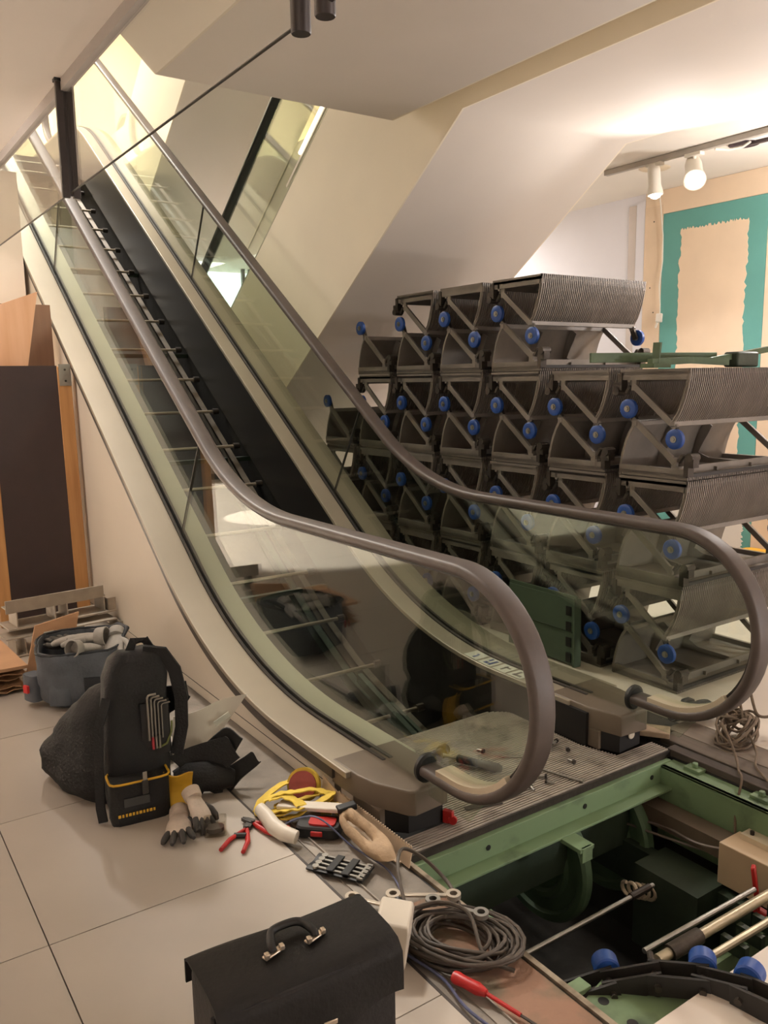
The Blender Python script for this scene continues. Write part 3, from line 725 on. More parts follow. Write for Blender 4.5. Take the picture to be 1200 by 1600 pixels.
# far room, seen through the void
sg = thing('exit_sign', 'green emergency sign in the bright room far behind the escalators', 'sign', (2.62, 8.9, 2.4))
build('sign_box', MB().bb(2.50, 2.78, 8.88, 8.95, 2.2, 2.42), emit('sign green', (40, 190, 130), .8), sg, bevel=.004)
build('sign_mark', MB().bb(2.53, 2.62, 8.874, 8.88, 2.22, 2.32), emit('sign white', (220, 255, 240), 1.2), sg)
for k, x in enumerate((2.83, 2.93)):
    solo('hanger_post', MB().bb(x-.022, x+.022, 8.55, 8.59, 2.25, 2.955), M_post, ('left' if k == 0 else 'right')+' of two thin dark posts hanging in the bright room at the back', 'post')
yb = thing('yellow_crate', 'yellow crate on the bright floor behind the stacked steps', 'crate', (3.50, 1.55, 0))
build('crate_body', MB().rings([rring((3.50, 1.50), .16, .16, 0, 8), rring((3.50, 1.50), .17, .17, .16, 8), rring((3.50, 1.50), .185, .185, .17, 8), rring((3.50, 1.50), .185, .185, .19, 8)]), mat('yellow plastic', (238, 186, 40), .5), yb)
build('crate_lid', MB().rings([rring((3.50, 1.50), .16, .16, .19, 8), rring((3.50, 1.50), .14, .14, .205, 8)]), mat('yellow plastic lid', (226, 172, 36), .5), yb)

# pictogram stickers on the inner deck of the far balustrade (part of the escalator)
M_stick = mat('sticker white', (206, 204, 190), .5, var=.05, scale=30)
M_ink = mat('sticker blue ink', (70, 84, 128), .6, var=.1); M_ink2 = mat('sticker grey ink', (110, 104, 98), .6, var=.1)
for k in range(4):
    y = 1.09-.10*k; z = zat(DECK, y-.04)+.0006; x0, x1 = .405, .492
    def dp(x, yy): return (x, yy, zat(DECK, yy)+.0008)
    st = build('warning_sticker', MB().prism([dp(x0, y), dp(x1, y), dp(x1, y-.085), dp(x0, y-.085)], (0, 0, .0008)), M_stick, esc, smooth=0)
    mk = MB(); zz = zat(DECK, y-.04)+.0022; cx = (x0+x1)/2
    if k == 0: mk.box((cx+.012, y-.035, zz), (.012, .03, .001)).box((cx-.014, y-.05, zz), (.03, .012, .001))
    elif k == 1: mk.box((cx+.02, y-.025, zz), (.03, .022, .001)).box((cx-.018, y-.03, zz), (.022, .03, .001)).box((cx, y-.062, zz), (.06, .016, .001))
    elif k == 2: mk.box((cx, y-.04, zz), (.05, .010, .001)).box((cx+.012, y-.05, zz), (.010, .036, .001))
    else: mk.box((cx-.02, y-.045, zz), (.014, .05, .001)).box((cx, y-.03, zz), (.05, .014, .001))
    build('pictogram', mk, M_ink if k in (0, 1) else M_ink2, st, smooth=0, kind='stuff')

# ================================================================== LEFT SIDE: BOARDS
bd = thing('timber_board', 'dark brown film-faced board framed by pine battens, leaning beside the escalator', 'board', (-.97, 3.62, 0))
def lean(p, y0, k): return (p[0], y0+k*p[2]+p[1], p[2])
def lbox(x0, x1, d0, d1, z0, z1, y0=3.56, k=.05):
    m = MB().bb(x0, x1, d0, d1, z0, z1); m.v = [lean(v, y0, k) for v in m.v]; return m
build('face_panel', lbox(-1.175, -.785, 0, .018, .01, 1.605), M_film, bd)
build('batten', lbox(-.785, -.702, -.004, .06, .005, 1.60), M_pine, bd, bevel=.003)
build('batten', lbox(-1.245, -1.175, -.004, .06, .005, 1.60), M_pine, bd, bevel=.003)
br = build('corner_bracket', lbox(-.775, -.703, -.009, -.004, 1.48, 1.615), mat('galvanised bracket', (150, 144, 134), .45, metal=.6), bd)
for z in (1.51, 1.58): build('screw', MB().cyl(lean((-.738, -.013, z), 3.56, .05), lean((-.738, -.009, z), 3.56, .05), .007, n=8), M_dsteel, br)
def sheet_quad(q, y, k, t): 
    P = [(x, y+k*z, z) for x, z in q]; return MB().prism(P, (0, t, 0))
solo('plywood_sheet', sheet_quad([(-.815, 2.075), (-1.12, 1.96), (-1.36, .02), (-1.23, .005)], 3.80, .03, .012), M_ply, 'pale plywood sheet tilted behind the dark board, its corner highest', 'plywood', smooth=0)
solo('plywood_sheet', sheet_quad([(-1.03, 1.96), (-1.17, 1.90), (-1.39, .02), (-1.27, .005)], 3.90, .03, .012), M_ply, 'plywood sheet mostly hidden behind another one by the left wall', 'plywood', smooth=0)
solo('shaded_board', sheet_quad([(-.703, 2.01), (-1.18, 2.01), (-1.18, .003), (-.703, .003)], 3.98, .03, .016), wood('shaded board brown', (150, 116, 92), (122, 92, 72), .5, 'z', 5), 'upright board, shade painted into its brown, between plywood and escalator', 'board', smooth=0)  # the shade on this sheet is put into its darker brown
# aluminium profile racks
M_prof = mat('dusty aluminium profile', (168, 158, 144), .5, metal=.35, var=.15, scale=9, bump=.1)
for k, (dx, dy, z0, lab) in enumerate(((0, .06, .135, 'dusty aluminium profile rack, upper of the two in front of the dark board'), (.0, -.02, .0, 'dusty aluminium profile rack, lower of the two, lying on the floor'))):
    r = thing('profile_rack', lab, 'metal rack', (-1.0+dx, 3.05+dy, z0), (0, 0, .10))
    Lw = .31 if k == 0 else .35
    build('shelf_plate', MB().bb(-Lw, Lw, -.10, .10, 0, .010), M_prof, r, world=False, bevel=.002)
    build('top_plate', MB().bb(-Lw+.02, Lw-.05, -.06, .09, .095, .103), M_prof, r, world=False, bevel=.002)
    if k == 0: build('upright_strip', MB().bb(-Lw, Lw-.06, -.066, -.058, .09, .165), M_prof, r, world=False, bevel=.002)
    for x in ((-.26, -.05, .02, .24) if k == 0 else (-.29, -.24, .10, .30)): build('web', MB().bb(x, x+.006, -.085, .07, .010, .095), M_prof, r, world=False)
    build('end_bracket', MB().bb(Lw-.05, Lw-.045, -.09, .06, .01, .085).bb(Lw-.05, Lw, -.09, -.085, .01, .085), M_prof, r, world=False)
# cardboard
M_card = mat('cardboard', (196, 154, 118), .85, var=.1, scale=5, bump=.1)
M_kraft = mat('kraft paper', (168, 132, 98), .9, var=.2, scale=9, bump=.3)
def crumple(cx, cy, z, sx, sy, amp, seed, rot=0, n=9):
    rr = random.Random(seed); H = [[rr.uniform(-amp, amp) for _ in range(n)] for _ in range(n)]
    def fn(u, v):
        i, j = round(u*(n-1)), round(v*(n-1)); x, y = (u-.5)*sx, (v-.5)*sy
        return (cx+x*math.cos(rot)-y*math.sin(rot), cy+x*math.sin(rot)+y*math.cos(rot), z+H[i][j])
    return MB().sheet(fn, n, n, .004)
for k, (z, sx, sy, r_) in enumerate(((.012, .30, .46, .1), (.038, .27, .42, -.05), (.066, .28, .40, .15), (.094, .25, .42, .05))):
    solo('kraft_sheet', crumple(-1.50+.008*k, 2.56, z, sx, sy, .009, 11+k, r_), M_kraft, ['crumpled kraft sheet at the bottom of the cardboard pile', 'crumpled kraft sheet second from the floor in the cardboard pile', 'crumpled kraft sheet third from the floor in the cardboard pile', 'crumpled kraft sheet just under the flat carton'][k], 'cardboard', group='kraft sheets in the pile', smooth=0)
ct = thing('flat_carton', 'flattened brown carton on top of the cardboard pile by the tool bag', 'carton', (-1.50, 2.60, .115))
build('carton_board', MB().box((-1.50, 2.60, .125), (.31, .52, .016), (0, .03, .06)), M_card, ct)
build('tape_strip', MB().box((-1.50, 2.60, .1345), (.05, .50, .002), (0, .03, .06)), mat('brown tape', (178, 142, 110), .4), ct)
ct = thing('carton_flap', 'upright cardboard flap with a white label behind the grey tool bag', 'carton', (-1.24, 2.52, 0))
build('carton_board', MB().prism([(-1.33, 2.46, .0), (-1.10, 2.50, .0), (-1.02, 2.55, .30), (-1.25, 2.52, .27)], (.0, .010, 0)), M_card, ct, smooth=0)
build('paper_label', MB().prism([(-1.24, 2.473, .12), (-1.19, 2.480, .12), (-1.165, 2.494, .24), (-1.215, 2.488, .24)], (.0, -.003, 0)), M_stick, ct, smooth=0)

# ------------------------------------------------------------------ gloves
def glove(name, label, m, m2, loc, rot, curl=.3, spread=.16, s=1.0, group=None, cuff=True):
    t = thing(name, label, 'glove', loc, rot, group)
    R = []
    for y, hx, hz, zz in ((-.075, .034, .016, .02), (-.05, .036, .018, .02), (-.02, .043, .019, .021), (.01, .046, .018, .021), (.035, .045, .015, .02), (.05, .036, .010, .019)):
        R.append([(hx*s*math.cos(2*PI*k/18), y*s, (zz+hz*math.sin(2*PI*k/18))*s) for k in range(18)])
    build('palm', MB().rings(R), m, t, world=False, smooth=60)
    for i, (x, ln) in enumerate(((-.033, .060), (-.011, .074), (.012, .070), (.034, .055))):
        a = -spread*(i-1.5)/1.5*-1
        pts = []; p = Vector((x, .035, .02)); d = Vector((math.sin(a), math.cos(a), .05))
        for k in range(6):
            pts.append(tuple(p*s)); p = p + d*ln/5
            d = (d+Vector((0, 0, -curl*.35))).normalized()
        build('finger', MB().tube(pts, [.0125*s, .0125*s, .0120*s, .0118*s, .0108*s, .0066*s], 10), m2, t, world=False, smooth=60)
    pts = [(-.034, -.03, .02), (-.058, -.008, .02), (-.068, .020, .018), (-.070, .042, .012)]
    build('thumb', MB().tube([tuple(Vector(q)*s) for q in pts], [.014*s, .014*s, .013*s, .008*s], 10), m2, t, world=False, smooth=60)
    if cuff: build('cuff', MB().lathe((0, -.070*s, .02*s), (0, -1, 0), [(.034*s, -.005), (.036*s, 0), (.038*s, .035*s), (.034*s, .036*s), (.033*s, 0)], 18), m, t, world=False, smooth=60)
    return t
M_gg = mat('grey work glove', (156, 150, 142), .85, var=.15, scale=20, bump=.2)
M_gd = mat('dark glove coating', (54, 50, 46), .7, var=.2, scale=20, bump=.1)
M_gb = mat('black glove', (22, 21, 20), .6, var=.2)
M_gl = mat('pale glove knit', (188, 172, 156), .9, var=.12, scale=30, bump=.2)
# grey tool bag, open, full of gloves
M_bag = mat('grey blue canvas', (88, 92, 98), .8, var=.18, scale=12, bump=.25, bscale=80)
M_bag2 = mat('dark canvas', (38, 40, 44), .8, var=.2, scale=12, bump=.25, bscale=80)
tb = thing('tool_bag', 'open grey-blue canvas tool bag full of gloves, behind the black backpack', 'bag', (-1.13, 2.13, 0))
def bagring(z, hx, hy, seed, cx=-1.13, cy=2.13): return rring((cx, cy), hx, hy, z, 3.4, 32, 0, .03, seed, -.25)
ext = [bagring(.0, .15, .15, 1), bagring(.03, .175, .19, 1), bagring(.06, .185, .20, 2), bagring(.10, .19, .21, 2), bagring(.14, .20, .22, 3), bagring(.17, .197, .217, 3), bagring(.20, .195, .215, 4), bagring(.235, .20, .22, 4), bagring(.265, .20, .22, 5), bagring(.27, .19, .21, 5), bagring(.20, .175, .195, 6), bagring(.14, .16, .18, 7)]
build('bag_body', wrinkle(MB().rings(ext), .014, 9, 3), M_bag, tb, smooth=60)
for k, (x, y, w) in enumerate(((-1.26, 1.99, .10), (-1.12, 1.92, .10), (-1.35, 2.12, .09))):
    build('outer_pocket', MB().rings([rring((x, y), w*.5, .035, z, 4, 16, 0, .03, k, -.5 if k != 2 else -1.2) for z in (.03, .09, .15, .155)]), M_bag if k != 1 else M_bag2, tb, smooth=60)
build('carry_handle', MB().tube([(-1.0, 2.02, .24), (-.96, 2.00, .29), (-.92, 2.05, .315), (-.93, 2.16, .31), (-.96, 2.24, .27)], .011, 8), M_bag2, tb)
build('rim_wire', MB().tube([(p[0], p[1], p[2]+.003) for p in bagring(.268, .196, .216, 5)], .006, 6, True), M_bag2, tb)
build('red_tag', MB().box((-1.392, 2.08, .10), (.012, .03, .035), (0, 0, .4)), mat('red tag', (190, 34, 34), .5), tb)
glove('work_glove', 'grey knitted glove draped over the top of the open tool bag', M_gg, M_gg, (-1.13, 2.10, .262), (-.10, .1, .9), .25, .14, 1.25)
glove('work_glove', 'grey glove drooping over the front edge of the open tool bag', M_gg, M_gg, (-1.12, 2.00, .245), (-.25, 0, -1.0), .3, .2, 1.1)
glove('work_glove', 'grey glove hanging from the near corner of the open tool bag', M_gg, M_gg, (-1.0, 1.98, .245), (-.45, .2, 2.6), .3, .2, 1.0)
glove('work_glove', 'dark glove lying deep inside the open tool bag', M_gd, M_gd, (-1.18, 2.22, .225), (.1, 0, .2), .3, .2, 1.1)
# black backpack
M_cord = mat('black cordura', (12, 11, 11), .75, var=.3, scale=14, bump=.3, bscale=120)
M_cord2 = mat('black cordura worn', (17, 16, 15), .8, var=.3, scale=10, bump=.35, bscale=90)
M_yel = mat('yellow lining', (192, 146, 30), .7, var=.15, scale=14, bump=.2)
bp = thing('tool_backpack', 'tall black tool backpack with yellow trim slouching on the floor', 'backpack', (-1.24, .95, 0))
def br_(z, cx, cy, hx, hy, sd): return rring((cx, cy), hx, hy, z, 4.5, 32, 0, .012, sd, -.15)
build('main_body', soft([(0, -1.245, .95, .105, .10, -.15), (.05, -1.245, .95, .115, .105, -.15), (.2, -1.245, .95, .112, .095, -.15), (.36, -1.238, .95, .110, .085, -.15), (.47, -1.232, .95, .108, .072, -.15), (.53, -1.222, .955, .094, .055, -.15), (.556, -1.218, .96, .070, .035, -.15)], 40, 4, 5, .007, 13, 2), M_cord, bp, smooth=60)
build('side_compartment', soft([(0, -1.34, 1.17, .10, .20, .25), (.05, -1.35, 1.18, .125, .23, .25), (.13, -1.345, 1.18, .125, .215, .25), (.21, -1.325, 1.16, .11, .18, .25), (.30, -1.30, 1.12, .085, .13, .25), (.39, -1.28, 1.07, .06, .08, .2), (.44, -1.27, 1.03, .03, .04, .2)], 40, 4, 2.8, .020, 9, 5), M_cord2, bp, smooth=60)
build('front_pocket', MB().rings([rring((-1.275, .835), .100, .055, z, 6, 28, 0, .006, 3, -.12) for z in (.0, .03, .13, .145)]), M_cord, bp, smooth=60)
build('yellow_trim', MB().tube([(x, y, .150) for x, y, z in rring((-1.275, .835), .101, .056, .15, 6, 32, 0, 0, 3, -.12)], .0042, 6, True), M_yel, bp)
build('name_patch', MB().box((-1.300, .7755, .085), (.085, .003, .030), (0, 0, -.12)), mat('dark grey patch', (52, 52, 50), .5), bp)
mb = MB()
for k in range(11): mb.box((-1.362+.0115*k, .7735+.0013*(-k), .046), (.0065 if k % 3 else .009, .002, .010), (0, 0, -.12))
build('yellow_lettering', mb, M_yel, bp, smooth=0, kind='stuff')
build('zip_pull', MB().box((-1.268, .775, .165), (.016, .006, .034), (0, 0, .1)), M_steel, bp, bevel=.003)
build('zip_cord', MB().box((-1.270, .772, .128), (.022, .008, .05), (0, 0, .05)), M_gd, bp, bevel=.003)
build('pocket_opening', MB().rings([rring((-1.195, .862), .052, .018, z, 4, 18, 0, .01, 9, -.2) for z in (.20, .30, .39)]), M_black, bp)
build('elastic_cord', MB().tube([(-1.195, .838, .225), (-1.165, .835, .235), (-1.145, .84, .27), (-1.140, .845, .31)], .004, 6), mat('olive elastic', (96, 100, 52), .7), bp)
def strap(pts, w, t=.006):
    mb = MB(); R = []
    for i, p in enumerate(pts):
        a = Vector(pts[max(i-1, 0)]); b = Vector(pts[min(i+1, len(pts)-1)]); d = (b-a).normalized()
        sd = Vector((math.cos(.5), -math.sin(.5), 0)); sd = (sd-d*sd.dot(d)).normalized(); n = d.cross(sd); p = Vector(p)
        R.append([p+sd*w/2+n*t/2, p-sd*w/2+n*t/2, p-sd*w/2-n*t/2, p+sd*w/2-n*t/2])
    return mb.rings(R)
build('shoulder_strap', strap([(-1.20, .93, .555), (-1.14, .90, .545), (-1.105, .885, .48), (-1.09, .875, .38), (-1.095, .87, .27), (-1.12, .87, .17)], .045, .014), M_cord, bp, smooth=60)
build('shoulder_strap', strap([(-1.345, .90, .42), (-1.385, .87, .34), (-1.40, .85, .20), (-1.405, .845, .06), (-1.40, .84, .01)], .030, .010), M_cord, bp, smooth=60)
build('top_loop', strap([(-1.24, .97, .54), (-1.22, .97, .585), (-1.18, .96, .585), (-1.16, .95, .54)], .03, .008), M_cord, bp, smooth=60)
build('lining_flap', MB().sheet(lambda u, v: (-1.195+.10*u, .80-.02*u+.02*math.sin(3*v), .005+.14*v-.03*u*v+.012*math.sin(5*u+3*v)), 8, 8, .006), M_yel, bp, smooth=60)
def flap(c, seed): 
    a, b, d = [Vector(q) for q in c]
    return MB().sheet(lambda u, v: tuple(a+(b-a)*u*(1-.0*v)+(d-a)*v*(1-.55*u)+Vector((0, .03*math.sin(3*u+seed), .02*math.sin(4*v+seed)))), 8, 8, .007)
build('cover_flap', flap(((-1.13, .90, .03), (-.955, .86, .215), (-.98, .80, .005)), .3), M_cord, bp, smooth=60)
build('cover_flap', flap(((-1.0, .84, .005), (-.85, .85, .10), (-.94, .79, .005)), 1.2), M_cord, bp, smooth=60)
build('cover_flap', flap(((-1.14, .93, .38), (-1.06, .93, .405), (-1.12, .91, .30)), 2.1), M_cord, bp, smooth=60)
build('cover_flap', flap(((-1.14, .88, .13), (-.95, .85, .19), (-1.05, .80, .03)), 0.9), M_cord, bp, smooth=60)
build('base_roll', wrinkle(MB().tube([(-1.12, .88, .05), (-1.08, .86, .065), (-1.03, .845, .07), (-.98, .83, .055), (-.93, .82, .04)], [.05, .062, .06, .05, .03], 14, flat=.85), .008, 18, 4), M_cord, bp, smooth=60)
# hex keys stuck in the pocket
hk = thing('hex_key_set', 'chrome hex keys standing in the pocket of the black backpack', 'hex keys', (-1.20, .835, .39))
for k in range(5):
    x = -1.225+.012*k; z = .425-.010*k; r = .0042-.0004*k
    build('hex_key', MB().tube([(x, .836, .26), (x, .836, z-.008), (x+.004, .836, z-.002), (x+.010, .835, z), (x+.030, .833, z)], r, 6), M_steel, hk)
for k in range(3):
    build('bit_shank', MB().cyl((-1.213+.012*k, .836, .225), (-1.213+.012*k, .836, .27), .0045, n=6), mat('red bit sleeve', (150, 46, 52), .5) if k == 0 else M_steel, hk)
# clear plastic sheet, black glove behind it
M_film2 = bpy.data.materials.new('milky plastic film'); M_film2.use_nodes = True
_nt = M_film2.node_tree; _b = _nt.nodes['Principled BSDF']; _b.inputs['Base Color'].default_value = (.72, .66, .56, 1); _b.inputs['Roughness'].default_value = .3; _b.inputs['Alpha'].default_value = .62
cs = thing('plastic_sheet', 'milky clear plastic sheet standing creased against the escalator cladding', 'plastic sheet', (-.95, 1.10, 0))
def csf(u, v):
    a, b, c, d = Vector((-1.045, 1.13, .012)), Vector((-.905, 1.10, .012)), Vector((-.745, 1.08, .245)), Vector((-1.03, 1.14, .195))
    p = (a*(1-u)+b*u)*(1-v)+(d*(1-u)+c*u)*v
    return (p.x, p.y+.016*math.sin(7*u+3*v), p.z)
build('film', MB().sheet(csf, 12, 10, .002), M_film2, cs, smooth=60)
build('paper_label', MB().box((-.855, 1.075, .165), (.07, .002, .022), (0, -.45, -.05)), M_stick, cs)
glove('black_glove', 'black glove lying between the backpack and the cladding', M_gb, M_gb, (-1.0, 1.22, .003), (0, 0, -1.1), .2, .15, 1.1)

# ------------------------------------------------------------------ tools along the screed strip
glove('work_glove', 'grey rubber-palmed glove on the floor in front of the backpack, fingers pointing out', M_gl, M_gd, (-1.205, .64, .002), (0, .1, 2.75), .15, .35, .95)
glove('work_glove', 'grey glove folded upright beside the clear plastic box on the floor', M_gl, M_gd, (-1.135, .655, .035), (-.5, -.3, 3.3), .5, .2, .85)
M_clearbox = glass('clear box plastic', (.86, .84, .80), 1.45)
cbx = thing('plastic_box', 'small clear plastic screw box beside the gloves on the floor', 'box', (-1.11, .56, .005), (0, 0, -.4))
build('box_shell', MB().rings([rring((0, 0), .038, .030, z, 8, 24) for z in (0, .05)]+[rring((0, 0), .034, .026, z, 8, 24) for z in (.05, .006)]), M_clearbox, cbx, world=False)
build('box_content', MB().rings([rring((0, 0), .028, .020, z, 3, 14, 0, .1, 5) for z in (.008, .016, .022)]), M_dsteel, cbx, world=False)
M_red = mat('red plastic grip', (168, 32, 30), .4, var=.1)
M_tool = mat('tool steel dark', (84, 80, 76), .4, metal=.8, var=.1)
def pliers(loc, rz, s, label, op=.22):
    t = thing('pliers', label, 'pliers', loc, (0, 0, rz))
    for sg in (-1, 1):
        pts = [(0, 0, .008), (.012*sg, -.03, .008), (.022*sg*(1+op*2), -.08, .009), (.020*sg*(1+op*4), -.14, .009)]
        build('handle', MB().tube([tuple(Vector(q)*s) for q in pts], [.007*s, .0085*s, .0095*s, .0085*s], 10, flat=.8), M_red, t, world=False, smooth=60)
        build('jaw', MB().prism([(0, -.012*s, .003*s), (-.013*sg*s, .0, .003*s), (-.011*sg*s, .028*s, .003*s), (-.0045*sg*s-.006*sg*s*op, .050*s, .003*s), (-.001*sg*s-.006*sg*s*op, .048*s, .003*s), (0, .02*s, .003*s)], (0, 0, .012*s)), M_tool, t, world=False)
    build('pivot', MB().cyl((0, 0, .002*s), (0, 0, .018*s), .008*s, n=12), M_tool, t, world=False)
    return t
pliers((-1.015, .52, 0), -.78, 1.0, 'red-handled pliers lying open on the tiles, nearest the gloves')
pliers((-.985, .535, .004), .45, .95, 'red-handled side cutters beside the white plastic sleeve', .1)
solo('marker_pen', MB().lathe((-1.055, .49, .009), (.6, -.4, 0), [(.004, -.02), (.009, -.018), (.009, .02), (.005, .024)], 12), M_black, 'short black cap lying beside the red pliers on the tiles', 'cap')
M_wp = mat('white plastic', (204, 194, 178), .45, var=.05, scale=8)
solo('plastic_sleeve', MB().tube([(-.945, .565, .036), (-.95, .50, .036), (-.955, .44, .032), (-.945, .385, .028), (-.92, .345, .024)], [.022, .026, .027, .026, .022], 12, flat=.75), M_wp, 'thick curved white plastic sleeve on the tile edge beside the pliers', 'plastic sleeve', smooth=60)
kn = thing('trim_knife', 'white flat tool with a black end lying over the red tool case', 'hand tool', (-.80, .42, .06), (.0, 0, 0))
build('white_blade', MB().beam((-.885, .535, .045), (-.745, .355, .066), .048, .016), M_wp, kn, bevel=.004)
build('black_end', MB().beam((-.765, .345, .070), (-.700, .330, .076), .034, .020), M_black, kn, bevel=.004)
rc = thing('tool_case', 'small black and red tool case under the white flat tool', 'tool case', (-.82, .37, 0), (0, 0, -.75))
build('case_body', MB().rings([rring((0, 0), .075, .045, z, 6, 28) for z in (0, .030)]+[rring((0, 0), .070, .040, .036, 6, 28)]), M_black, rc, world=False)
build('red_insert', MB().rings([rring((.012, -.004), .045, .026, z, 6, 24) for z in (.034, .042)]), M_red, rc, world=False)
build('red_clip', MB().bb(-.02, .02, -.050, -.043, .008, .026), M_red, rc, world=False, bevel=.003)
# ratchet strap with its red reel
M_strap = mat('yellow webbing', (206, 176, 64), .8, var=.12, scale=40, bump=.2)
rs = thing('ratchet_strap', 'tangled yellow webbing strap round a red reel beside the cladding', 'strap', (-.79, .56, 0))
build('reel', MB().lathe((-.757, .59, .055), (-.55, -.55, .35), [(.012, .0), (.046, .001), (.050, .006), (.050, .022), (.012, .022)], 28), mat('worn red reel', (150, 66, 58), .55, var=.2, scale=20), rs)
build('reel_rim', MB().lathe((-.749, .598, .052), (-.55, -.55, .35), [(.050, -.004), (.060, -.004), (.060, .022), (.050, .022)], 28), M_strap, rs)
def band(pts, w, t=.004):
    mb = MB(); R = []
    for i, p in enumerate(pts):
        a = Vector(pts[max(i-1, 0)]); b = Vector(pts[min(i+1, len(pts)-1)]); d = (b-a).normalized()
        up = Vector((.2*math.sin(i*1.3), .2, 1)); sd = d.cross(up).normalized(); n = sd.cross(d); p = Vector(p)
        R.append([p+sd*w/2+n*t/2, p-sd*w/2+n*t/2, p-sd*w/2-n*t/2, p+sd*w/2-n*t/2])
    return mb.rings(R)
def curve(ctrl, n=8):
    P = [Vector(c) for c in ctrl]; out = []
    for i in range(len(P)-1):
        p0, p1, p2, p3 = P[max(i-1, 0)], P[i], P[i+1], P[min(i+2, len(P)-1)]
        for k in range(n):
            t = k/n; out.append(.5*((2*p1)+(p2-p0)*t+(2*p0-5*p1+4*p2-p3)*t*t+(3*p1-p0-3*p2+p3)*t**3))
    out.append(P[-1]); return out
for c in (((-.75, .66, .05), (-.84, .62, .065), (-.92, .60, .04), (-.945, .555, .02), (-.90, .50, .03), (-.82, .49, .05)),
          ((-.80, .45, .05), (-.735, .46, .06), (-.70, .50, .05), (-.74, .54, .035), (-.84, .52, .045), (-.90, .545, .04)),
          ((-.94, .60, .015), (-.92, .52, .012), (-.86, .46, .03), (-.81, .44, .055), (-.78, .42, .04), (-.75, .44, .01)),
          ((-.72, .40, .02), (-.70, .44, .03), (-.72, .49, .02), (-.78, .50, .012)),
          ((-.92, .58, .05), (-.87, .56, .07), (-.82, .53, .075), (-.76, .52, .07), (-.72, .48, .055), (-.76, .45, .05), (-.83, .47, .06)),
          ((-.93, .54, .03), (-.88, .49, .045), (-.84, .45, .06), (-.86, .53, .07), (-.91, .56, .06))):
    build('webbing_loop', MB().add(band(curve(c), .036).v, band(curve(c), .036).f), M_strap, rs, smooth=60)
# wrench roll
wr_ = thing('wrench_roll', 'black roll of chrome combination wrenches lying on the floor edge', 'wrench set', (-.88, .14, 0), (0, 0, .55))
wr_.scale = (.80, .80, .80)
build('roll_mat', MB().sheet(lambda u, v: (-.055+.11*u, -.12+.24*v, .008+.003*math.sin(9*u)), 8, 4, .008), M_black, wr_, world=False)
for k in range(4):
    x = -.040+.026*k
    w = build('wrench', MB().beam((x, -.095, .018), (x, .075, .018), .009, .006).lathe((x, .085, .014), (0, 0, 1), [(.006, 0), (.013, 0), (.013, .009), (.006, .009)], 14).prism([(x-.013, -.095, .014), (x-.012, -.118, .014), (x-.004, -.118, .014), (x-.004, -.104, .014), (x+.004, -.104, .014), (x+.004, -.118, .014), (x+.012, -.118, .014), (x+.013, -.095, .014)], (0, 0, .008)), M_steel, wr_, world=False)
for y in (.02, -.045): build('holder_band', MB().bb(-.055, .055, y-.016, y+.016, .020, .027), M_black, wr_, world=False, bevel=.003)
# toothed plate on edge and the worn wooden grip against it
M_beige = mat('worn beige metal', (186, 164, 138), .6, var=.12, scale=12, bump=.1)
sp = thing('comb_plate', 'beige toothed comb plate standing on edge along the newel base', 'comb plate', (-.66, .28, 0))
pts = [(.56, .002), (.02, .002), (.02, .062)]
n = 34
for k in range(n):
    y = .02+.44*k/n; pts += [(y+.003, .062+.0002*k), (y+.003, .070), (y+.008, .070), (y+.008, .062)]
pts += [(.47, .064), (.56, .085)]
build('toothed_plate', MB().prism([(-.705+.012*(0 if z < .03 else 1), y, z) for y, z in pts], (.004, 0, 0)), M_beige, sp, smooth=0)
build('foot_flange', MB().bb(-.72, -.701, .06, .50, .0, .005), M_beige, sp)
wg = thing('wooden_grip', 'worn beige wooden saw grip with a slot leaning on the toothed plate', 'grip', (-.745, .22, .0))
go = [(-.741, .319), (-.70, .352), (-.655, .345), (-.655, .216), (-.662, .091), (-.699, .030), (-.742, .034), (-.775, .096), (-.767, .188), (-.761, .259)]
go = [(-.69+(x+.69)*.62, y) for x, y in go]
gi = [(-.718, .288), (-.698, .291), (-.694, .262), (-.692, .210), (-.700, .150), (-.712, .128), (-.724, .129), (-.731, .150), (-.729, .214), (-.726, .262)]
gi = [(-.69+(x+.69)*.62, y+.015) for x, y in gi]
def gz(x, y, d): x -= .052; return (x, y, .016+(x+.825)*.36+d)
go = [(q.x, q.y) for q in curve([(x, y, 0) for x, y in go+go[:1]], 4)][:-1]; gi = [(q.x, q.y) for q in curve([(x, y, 0) for x, y in gi+gi[:1]], 4)][:-1]
mid_o = lambda f: [((x*(1-f)+a*f), (y*(1-f)+b*f)) for (x, y), (a, b) in zip(go, gi)]
build('grip_loop', wrinkle(MB().rings([[gz(x, y, d) for x, y in mid_o(f)] for f, d in ((0, .008), (.15, .024), (.5, .030), (.85, .024), (1, .012), (1, .0), (.7, -.006), (.2, -.006))], close=True), .0022, 40, 2), mat('worn wood grip', (172, 146, 116), .8, var=.2, scale=16, bump=.3), wg, smooth=60)
